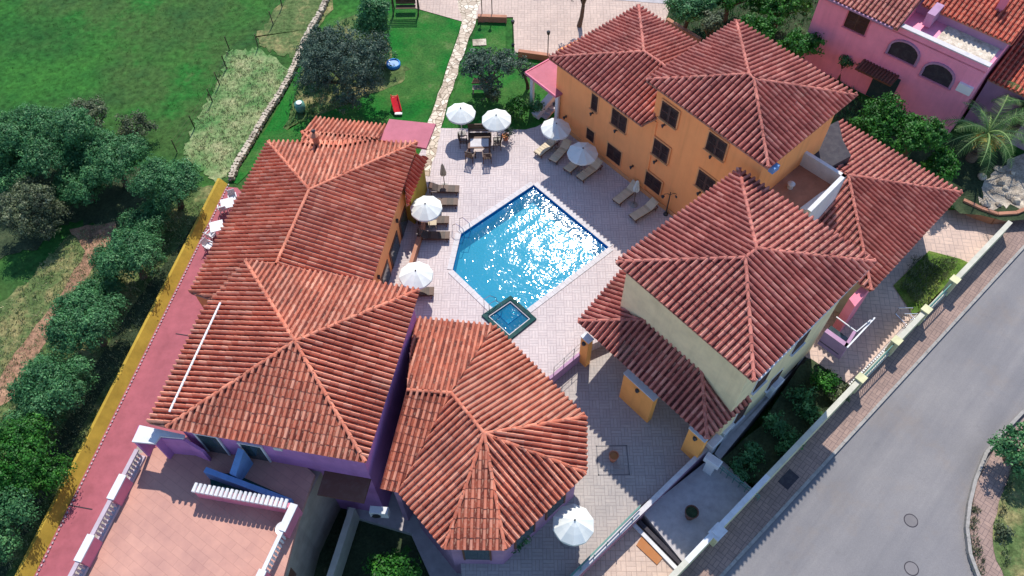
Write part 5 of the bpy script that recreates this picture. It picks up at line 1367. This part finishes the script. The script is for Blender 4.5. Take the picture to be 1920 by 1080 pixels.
def tree(px, zc, r, mat, label, cat='tree', name='tree', zg=-.06, rz_=None, leaf=.17, dens=1500, group=None, nb=7, trunk=True):
    tn[0] += 1; s_ = tn[0]; rg = random.Random(s_ * 17)
    c = U(px[0], px[1], zc); rz_ = rz_ or r * .8
    e = empty(name, (c.x, c.y, zg), label, cat, group)
    bl = [(0, 0, 0, r * .72, r * .72, rz_ * .75)]
    for k in range(nb):
        a_ = 2 * math.pi * k / nb + rg.uniform(-.4, .4); q = rg.uniform(.45, .72) * r; rr = r * rg.uniform(.32, .5)
        bl.append((q * math.cos(a_), q * math.sin(a_), rz_ * rg.uniform(-.45, .5), rr, rr, rr * .85))
    crown_mesh('crown', (c.x, c.y, zc), bl, int(dens * r * r), leaf, mat, e, s_)
    if trunk:
        m = MB(); g0 = V(c.x, c.y, zg); jt = V(c.x + rg.uniform(-.2, .2), c.y + rg.uniform(-.2, .2), zg + (zc - zg) * .5)
        tr_ = .06 + r * .055
        m.tube([g0, lerp(g0, jt, .5) + V(.05, .03, 0), jt], [tr_ * 1.3, tr_, tr_ * .85], 8)
        for k in range(5):
            a_ = 2 * math.pi * k / 5 + rg.random(); m.tube([jt, jt + V(math.cos(a_) * r * .3, math.sin(a_) * r * .3, (zc - zg) * .25), jt + V(math.cos(a_) * r * .6, math.sin(a_) * r * .6, (zc - zg) * .5)], [tr_ * .6, tr_ * .4, tr_ * .15], 6)
        m.build('trunk', M['bark'], e)
    return e
G1 = 'shrubs and trees left of the yellow wall'
for (px, zc, r, mat, lb, dn) in [
    ((5, 262), 2.6, 2.7, 'leaf_dark', 'dark tree at the left edge of the tall shadowy hedge', 1500), ((100, 262), 2.8, 2.8, 'leaf_dark', 'dark broad tree in the middle of the tall shadowy hedge', 1500),
    ((208, 298), 2.4, 2.3, 'leaf_dark', 'dark tree at the right end of the tall shadowy hedge', 1500),
    ((150, 345), 1.6, 2.0, 'leaf_dark', 'dark filling shrub in front of the tall shadowy hedge', 1500), ((30, 335), 1.2, 1.8, 'leaf_dark', 'dark low tree in the shade under the left end of the hedge', 1500), ((280, 412), 1.2, 1.5, 'leaf_dark', 'dark shrub tucked between two rounded shrubs by the upper yellow wall', 1500), ((190, 548), 1.2, 1.5, 'leaf_dark', 'dark shrub filling the gap above the halfway shrub of the yellow wall', 1500), ((60, 795), 1.2, 1.6, 'leaf_dark', 'dark shrub filling the gap above the brighter lower left shrub', 1500),
    ((170, 222), 1.4, 1.5, 'leaf_grey', 'grey-leaved open bush at the edge of the green field', 900), ((248, 238), 1.1, 1.3, 'leaf_grey', 'thin grey-green bush between field and dark hedge', 700),
    ((316, 345), 2.2, 2.1, 'leaf_dark', 'rounded green shrub at the upper end of the yellow wall', 1700), ((242, 478), 2.2, 2.1, 'leaf_dark', 'rounded green shrub beside the brown dirt patch', 1700),
    ((162, 606), 2.2, 2.2, 'leaf_dark', 'rounded green shrub halfway along the yellow wall', 1700), ((94, 718), 2.1, 2.1, 'leaf_dark', 'rounded green shrub below the halfway point of the yellow wall', 1700),
    ((36, 860), 2.2, 2.3, 'leaf_bright', 'brighter green shrub near the lower left edge', 1500), ((-12, 975), 2.0, 2.0, 'leaf_dark', 'green shrub in the bottom left corner', 1500),
    ((52, 395), 2.0, 2.2, 'leaf_grey', 'silvery citrus tree at the left edge below the dark hedge', 1200)]:
    tree(px, zc, r, mat, lb, group=G1, dens=dn * 3.4, leaf=.125)
tree((645, 118), 3.3, 3.3, 'leaf_olive', 'large silvery olive tree on the lawn behind the restaurant wing', 'olive tree', 'olive_tree', dens=3000, leaf=.135, nb=11)
tree((590, 90), 2.0, 1.6, 'leaf_olive', 'small olive tree beside the dry stone wall', 'olive tree', 'olive_tree', dens=1500)
tree((700, 35), 2.8, 1.5, 'leaf_dark', 'tall narrow dark tree at the top edge beside the swing bench', 'tree', 'tree', dens=4200, rz_=2.6)
tree((1092, -38), 4.0, 1.7, 'leaf_olive', 'tree above the upper patio cut by the top edge, casting ragged shade', 'tree', 'tree', dens=1700)
tree((712, 95), 1.6, 1.1, 'leaf_dark', 'small dark shrub just left of the blue paddling pool', 'shrub', 'shrub', dens=1600)
tree((915, 125), 2.6, 2.0, 'leaf_olive', 'open olive tree on the front lawn by the dining area', 'olive tree', 'olive_tree', dens=1900, leaf=.15)
tree((990, 128), 1.8, .9, 'leaf_olive', 'small olive shrub between front lawn and pink porch roof', 'shrub', 'shrub', dens=1100)
tree((970, 205), .8, .9, 'leaf_bright', 'leafy green bush on the lawn right of the parasols', 'shrub', 'shrub', dens=1900, trunk=False)
tree((925, 178), .7, .8, 'leaf_grey', 'low yellow-green bush under the front lawn olive', 'shrub', 'shrub', dens=1300, trunk=False)
tree((1003, 200), .8, .6, 'leaf_dark', 'dark little bush at the foot of the white stair', 'shrub', 'shrub', dens=1900, trunk=False)
for k, (px, r, mat, lb) in enumerate([((1290, 10), 2.0, 'leaf_dark', 'dark tree at the top edge right of the patio'), ((1370, -10), 2.3, 'leaf_bright', 'green tree at the top edge above the tall roof'), ((1465, 5), 2.2, 'leaf_bright', 'green tree at the top edge left of the pink villa'),
      ((1425, 60), 1.4, 'leaf_bright', 'bright green shrub just behind the right end of the tall roof'), ((1500, 85), 1.6, 'leaf_bright', 'flowering green shrub at the left corner of the pink villa'), ((1335, 40), 1.0, 'leaf_grey', 'yellow-green bush in the dip between the two orange house roofs')]):
    tree(px, 2.3, r, mat, lb, group='trees behind the orange house', dens=1700, leaf=.2)
for (px, r, z_, lb) in [((1650, 225), 1.7, 2.6, 'glossy green tree between low wing and pink villa, left part'), ((1712, 255), 1.8, 2.4, 'glossy green tree behind the middle of the low wing roof'), ((1762, 315), 1.2, 1.6, 'glossy green bush at the right end of the low wing roof')]:
    tree(px, z_, r, 'leaf_bright', lb, group='glossy trees behind the low wing', dens=2400, leaf=.18)
tree((1588, 112), 1.9, .6, 'leaf_dark', 'small dark climbing plant on the pink villa wall left of its door', 'shrub', 'shrub', dens=1500)
tree((1622, 122), 1.9, .55, 'leaf_olive', 'grey-green climbing plant hanging beside the villa awning', 'shrub', 'shrub', dens=1500)
tree((1915, 838), 1.0, 1.5, 'leaf_dark', 'dark green tree at the right edge above the pavement island', 'tree', zg=-.7, dens=1700)
tree((735, 1078), .0, 1.3, 'leaf_bright', 'bright green bush in the dark lower court at the bottom edge', 'shrub', 'shrub', zg=-3, dens=1900, trunk=True)
tree((1545, 712), -.2, .75, 'leaf_bright', 'bright shrub in sunlight at the top of the garden bed', 'shrub', 'shrub', zg=-.9, dens=1900, trunk=False)
tree((1572, 738), -.3, .55, 'leaf_grey', 'small pale shrub at the sunny corner of the garden bed', 'shrub', 'shrub', zg=-.9, dens=1600, trunk=False)
for i, (x, y) in enumerate([(1500, 745), (1455, 795), (1415, 850), (1480, 830), (1395, 880), (1525, 775)]):
    tree((x, y), -.4, .7, 'leaf_dark', ['low dark shrub at the upper left of the shaded garden bed', 'low dark shrub left of centre in the shaded garden bed', 'low dark shrub towards the near end of the garden bed', 'low dark shrub on the street side of the garden bed', 'low dark shrub nearest the fence of the garden bed', 'low dark shrub next to the sunny corner of the garden bed'][i], 'shrub', 'shrub', zg=-.9, dens=1300, trunk=False, group='shaded shrubs in the garden bed')
tree((1885, 1000), -.4, .4, 'leaf_grey', 'small weed tuft beside the pavement island', 'shrub', 'shrub', zg=-.7, dens=1500, trunk=False)
tree((968, 1010), -.2, .6, 'leaf_dark', 'dark bush tucked against the pavilion wall beside the big parasol', 'shrub', 'shrub', zg=-.8, dens=1700, trunk=False)
tree((935, 268), .5, .55, 'leaf_olive', 'speckled potted plant beside the right end of the dining table', 'shrub', 'shrub', zg=0, dens=700, trunk=False) if False else None
p = pot((948, 262), 0, .25, .4, 'terracotta pot with speckled plant at the right of the dining table')
po_ = [o for o in D.objects if o.name.startswith('plant_pot')][-1]
crown_mesh('plant', (p.x, p.y, .75), [(0, 0, 0, .5, .5, .45)], 420, .12, 'leaf_olive', po_, 991)
# palm tree with orange fruit stalks
def palm(px, zc, L, n, label, zg=-.06, fruit=False, seed=5):
    c = U(px[0], px[1], zc); e = empty('palm_tree', (c.x, c.y, zg), label, 'palm tree', 'palm trees by the right edge'); rg = random.Random(seed)
    m = MB(); hh = zc - zg; m.tube([V(c.x, c.y, zg), V(c.x + .05, c.y, zg + hh * .5), V(c.x, c.y, zc)], [.32, .26, .3], 12)
    for k in range(int(hh / .18)):
        m.lathe((c.x, c.y, zg + k * .18), [(.3, 0), (.36, .06), (.29, .12)], 10)
    m.build('trunk', M['bark'], e)
    for q in range(n):
        m = MB(); a_ = 2.39996 * q + rg.uniform(-.1, .1); el = R(68 - 78 * q / n + rg.uniform(-5, 5)); d = V(math.cos(a_), math.sin(a_), 0); p = V(c.x, c.y, zc); ln = L * rg.uniform(.85, 1.1); pts = [p]; N = 12
        for k in range(N):
            ang = el - R(95) * (k / N) ** 1.3; p = p + (d * math.cos(ang) + V(0, 0, math.sin(ang))) * (ln / N); pts.append(p)
        m.tube(pts, [.055 * (1 - k / (N + 1)) + .012 for k in range(N + 1)], 4, r=1.0)
        sd_ = V(-d.y, d.x, 0)
        for k in range(2, int(N * 2.4)):
            t = k / (N * 2.4); i = min(int(t * N), N - 1); b = lerp(pts[i], pts[i + 1], t * N - i); tg = (pts[i + 1] - pts[i]).normalized(); w_ = ln * .13 * math.sin(math.pi * min(1, t * .9 + .1)) + .1
            for s_ in (-1, 1):
                tip = b + sd_ * s_ * w_ + tg * w_ * .6 + V(0, 0, -w_ * .25 + rg.uniform(-.04, .04)); m.face([b, b + tg * .045, tip, tip - tg * .012])
        m.build('frond', M['leaf_palm'], e)
    if fruit:
        for q in range(7):
            m = MB(); a_ = R(200 + q * 20); d = V(math.cos(a_), math.sin(a_), 0); p0 = V(c.x, c.y, zc - .1)
            for k in range(22):
                t_ = p0 + d * rg.uniform(.5, 1.1) + V(rg.uniform(-.2, .2), rg.uniform(-.2, .2), rg.uniform(-.7, .1)); m.tube([p0 + d * .3, t_ + V(0, 0, .25)], .035, 3)
            m.build('fruit_stalk', M['leaf_orange'], e)
palm((1852, 250), 2.4, 3.3, 19, 'date palm with orange fruit stalks by the right edge', fruit=True)
palm((1928, 200), 3.0, 2.8, 18, 'second palm cut by the right edge of the photo', seed=9)
# rockery under the palm
sheet('rockery', wobble([(1840, 352), (1868, 318), (1900, 296), (1960, 290), (1960, 400), (1900, 385), (1868, 392), (1836, 378)], 7, 5, 77), .0, M['stone'])
for i in range(14):
    px = (1840 + 75 * rnd.random(), 315 + 70 * rnd.random()); p = U(px[0], px[1], .05); m = MB(); rr = rnd.uniform(.14, .34)
    m.lathe(p, [(0, rr * .7), (rr * .6, rr * .6), (rr, rr * .15), (rr * .9, -.05)], 7)
    o = m.build('rock', M['stone']); o.rotation_euler.z = 0; tag(o, 'rounded pale rock lying in the rockery under the palm', 'rock', 'pale rocks in the rockery')
    for v in o.data.vertices: v.co.x += rnd.uniform(-.05, .05); v.co.y += rnd.uniform(-.05, .05); v.co.z += rnd.uniform(-.03, .03)
# grass tufts and weeds (uncountable)
def tufts(name, polys, n, hgt, mat, z=0.0, seed=1, wdt=.02):
    rg = random.Random(seed); m = MB(); P = [[xy(U(*p, z)) for p in poly] for poly in polys]
    bb = [(min(q[0] for q in p), max(q[0] for q in p), min(q[1] for q in p), max(q[1] for q in p)) for p in P]
    ar = [(b[1] - b[0]) * (b[3] - b[2]) for b in bb]; T = sum(ar)
    for p, b, a_ in zip(P, bb, ar):
        for _ in range(int(n * a_ / T)):
            x, y = rg.uniform(b[0], b[1]), rg.uniform(b[2], b[3])
            if not inpoly(x, y, p): continue
            tone = rg.random()
            for k in range(5):
                t = rg.uniform(0, 6.28); h_ = hgt * rg.uniform(.4, 1.2); dx, dy = math.cos(t), math.sin(t); ln = h_ * rg.uniform(.3, .9); ox, oy = rg.uniform(-.12, .12), rg.uniform(-.12, .12); ww = wdt * rg.uniform(.6, 1.6)
                m.face([(x + ox - dy * ww, y + oy + dx * ww, z - .02), (x + ox + dy * ww, y + oy - dx * ww, z - .02), (x + ox + dx * ln, y + oy + dy * ln, z + h_)], tone)
    tag(m.build(name, M[mat]), kind='stuff')
tufts('dry_weeds', [[(427, 96), (545, 130), (520, 190), (425, 330), (352, 300), (375, 215)], [(-40, 620), (130, 440), (260, 395), (400, 380), (60, 1050), (-60, 1120)]], 9000, .15, 'leaf_straw', -.03, 2, .022)
tufts('field_grass', [[(-80, -60), (560, -60), (480, 88), (425, 95), (395, 190), (330, 300), (-80, 300)]], 2200, .09, 'leaf_field', -.06, 1, .014)
tufts('bed_weeds', [[(590, 60), (700, 20), (735, 110), (640, 200), (555, 235), (530, 240)], [(1250, 30), (1300, -40), (1560, -40), (1545, 80), (1640, 220), (1800, 400), (1560, 220), (1310, 75)]], 5000, .3, 'leaf_dark', -.02, 3, .03)
tufts('kerb_weeds', [[(1818, 950), (1835, 945), (1832, 1000), (1850, 1080), (1830, 1080), (1812, 1010)], [(1900, 860), (1915, 860), (1880, 980), (1895, 1060), (1880, 1060), (1868, 980)], [(1712, 480), (1800, 485), (1730, 580), (1690, 540)]], 2600, .16, 'leaf_grey', -.6, 4, .02)
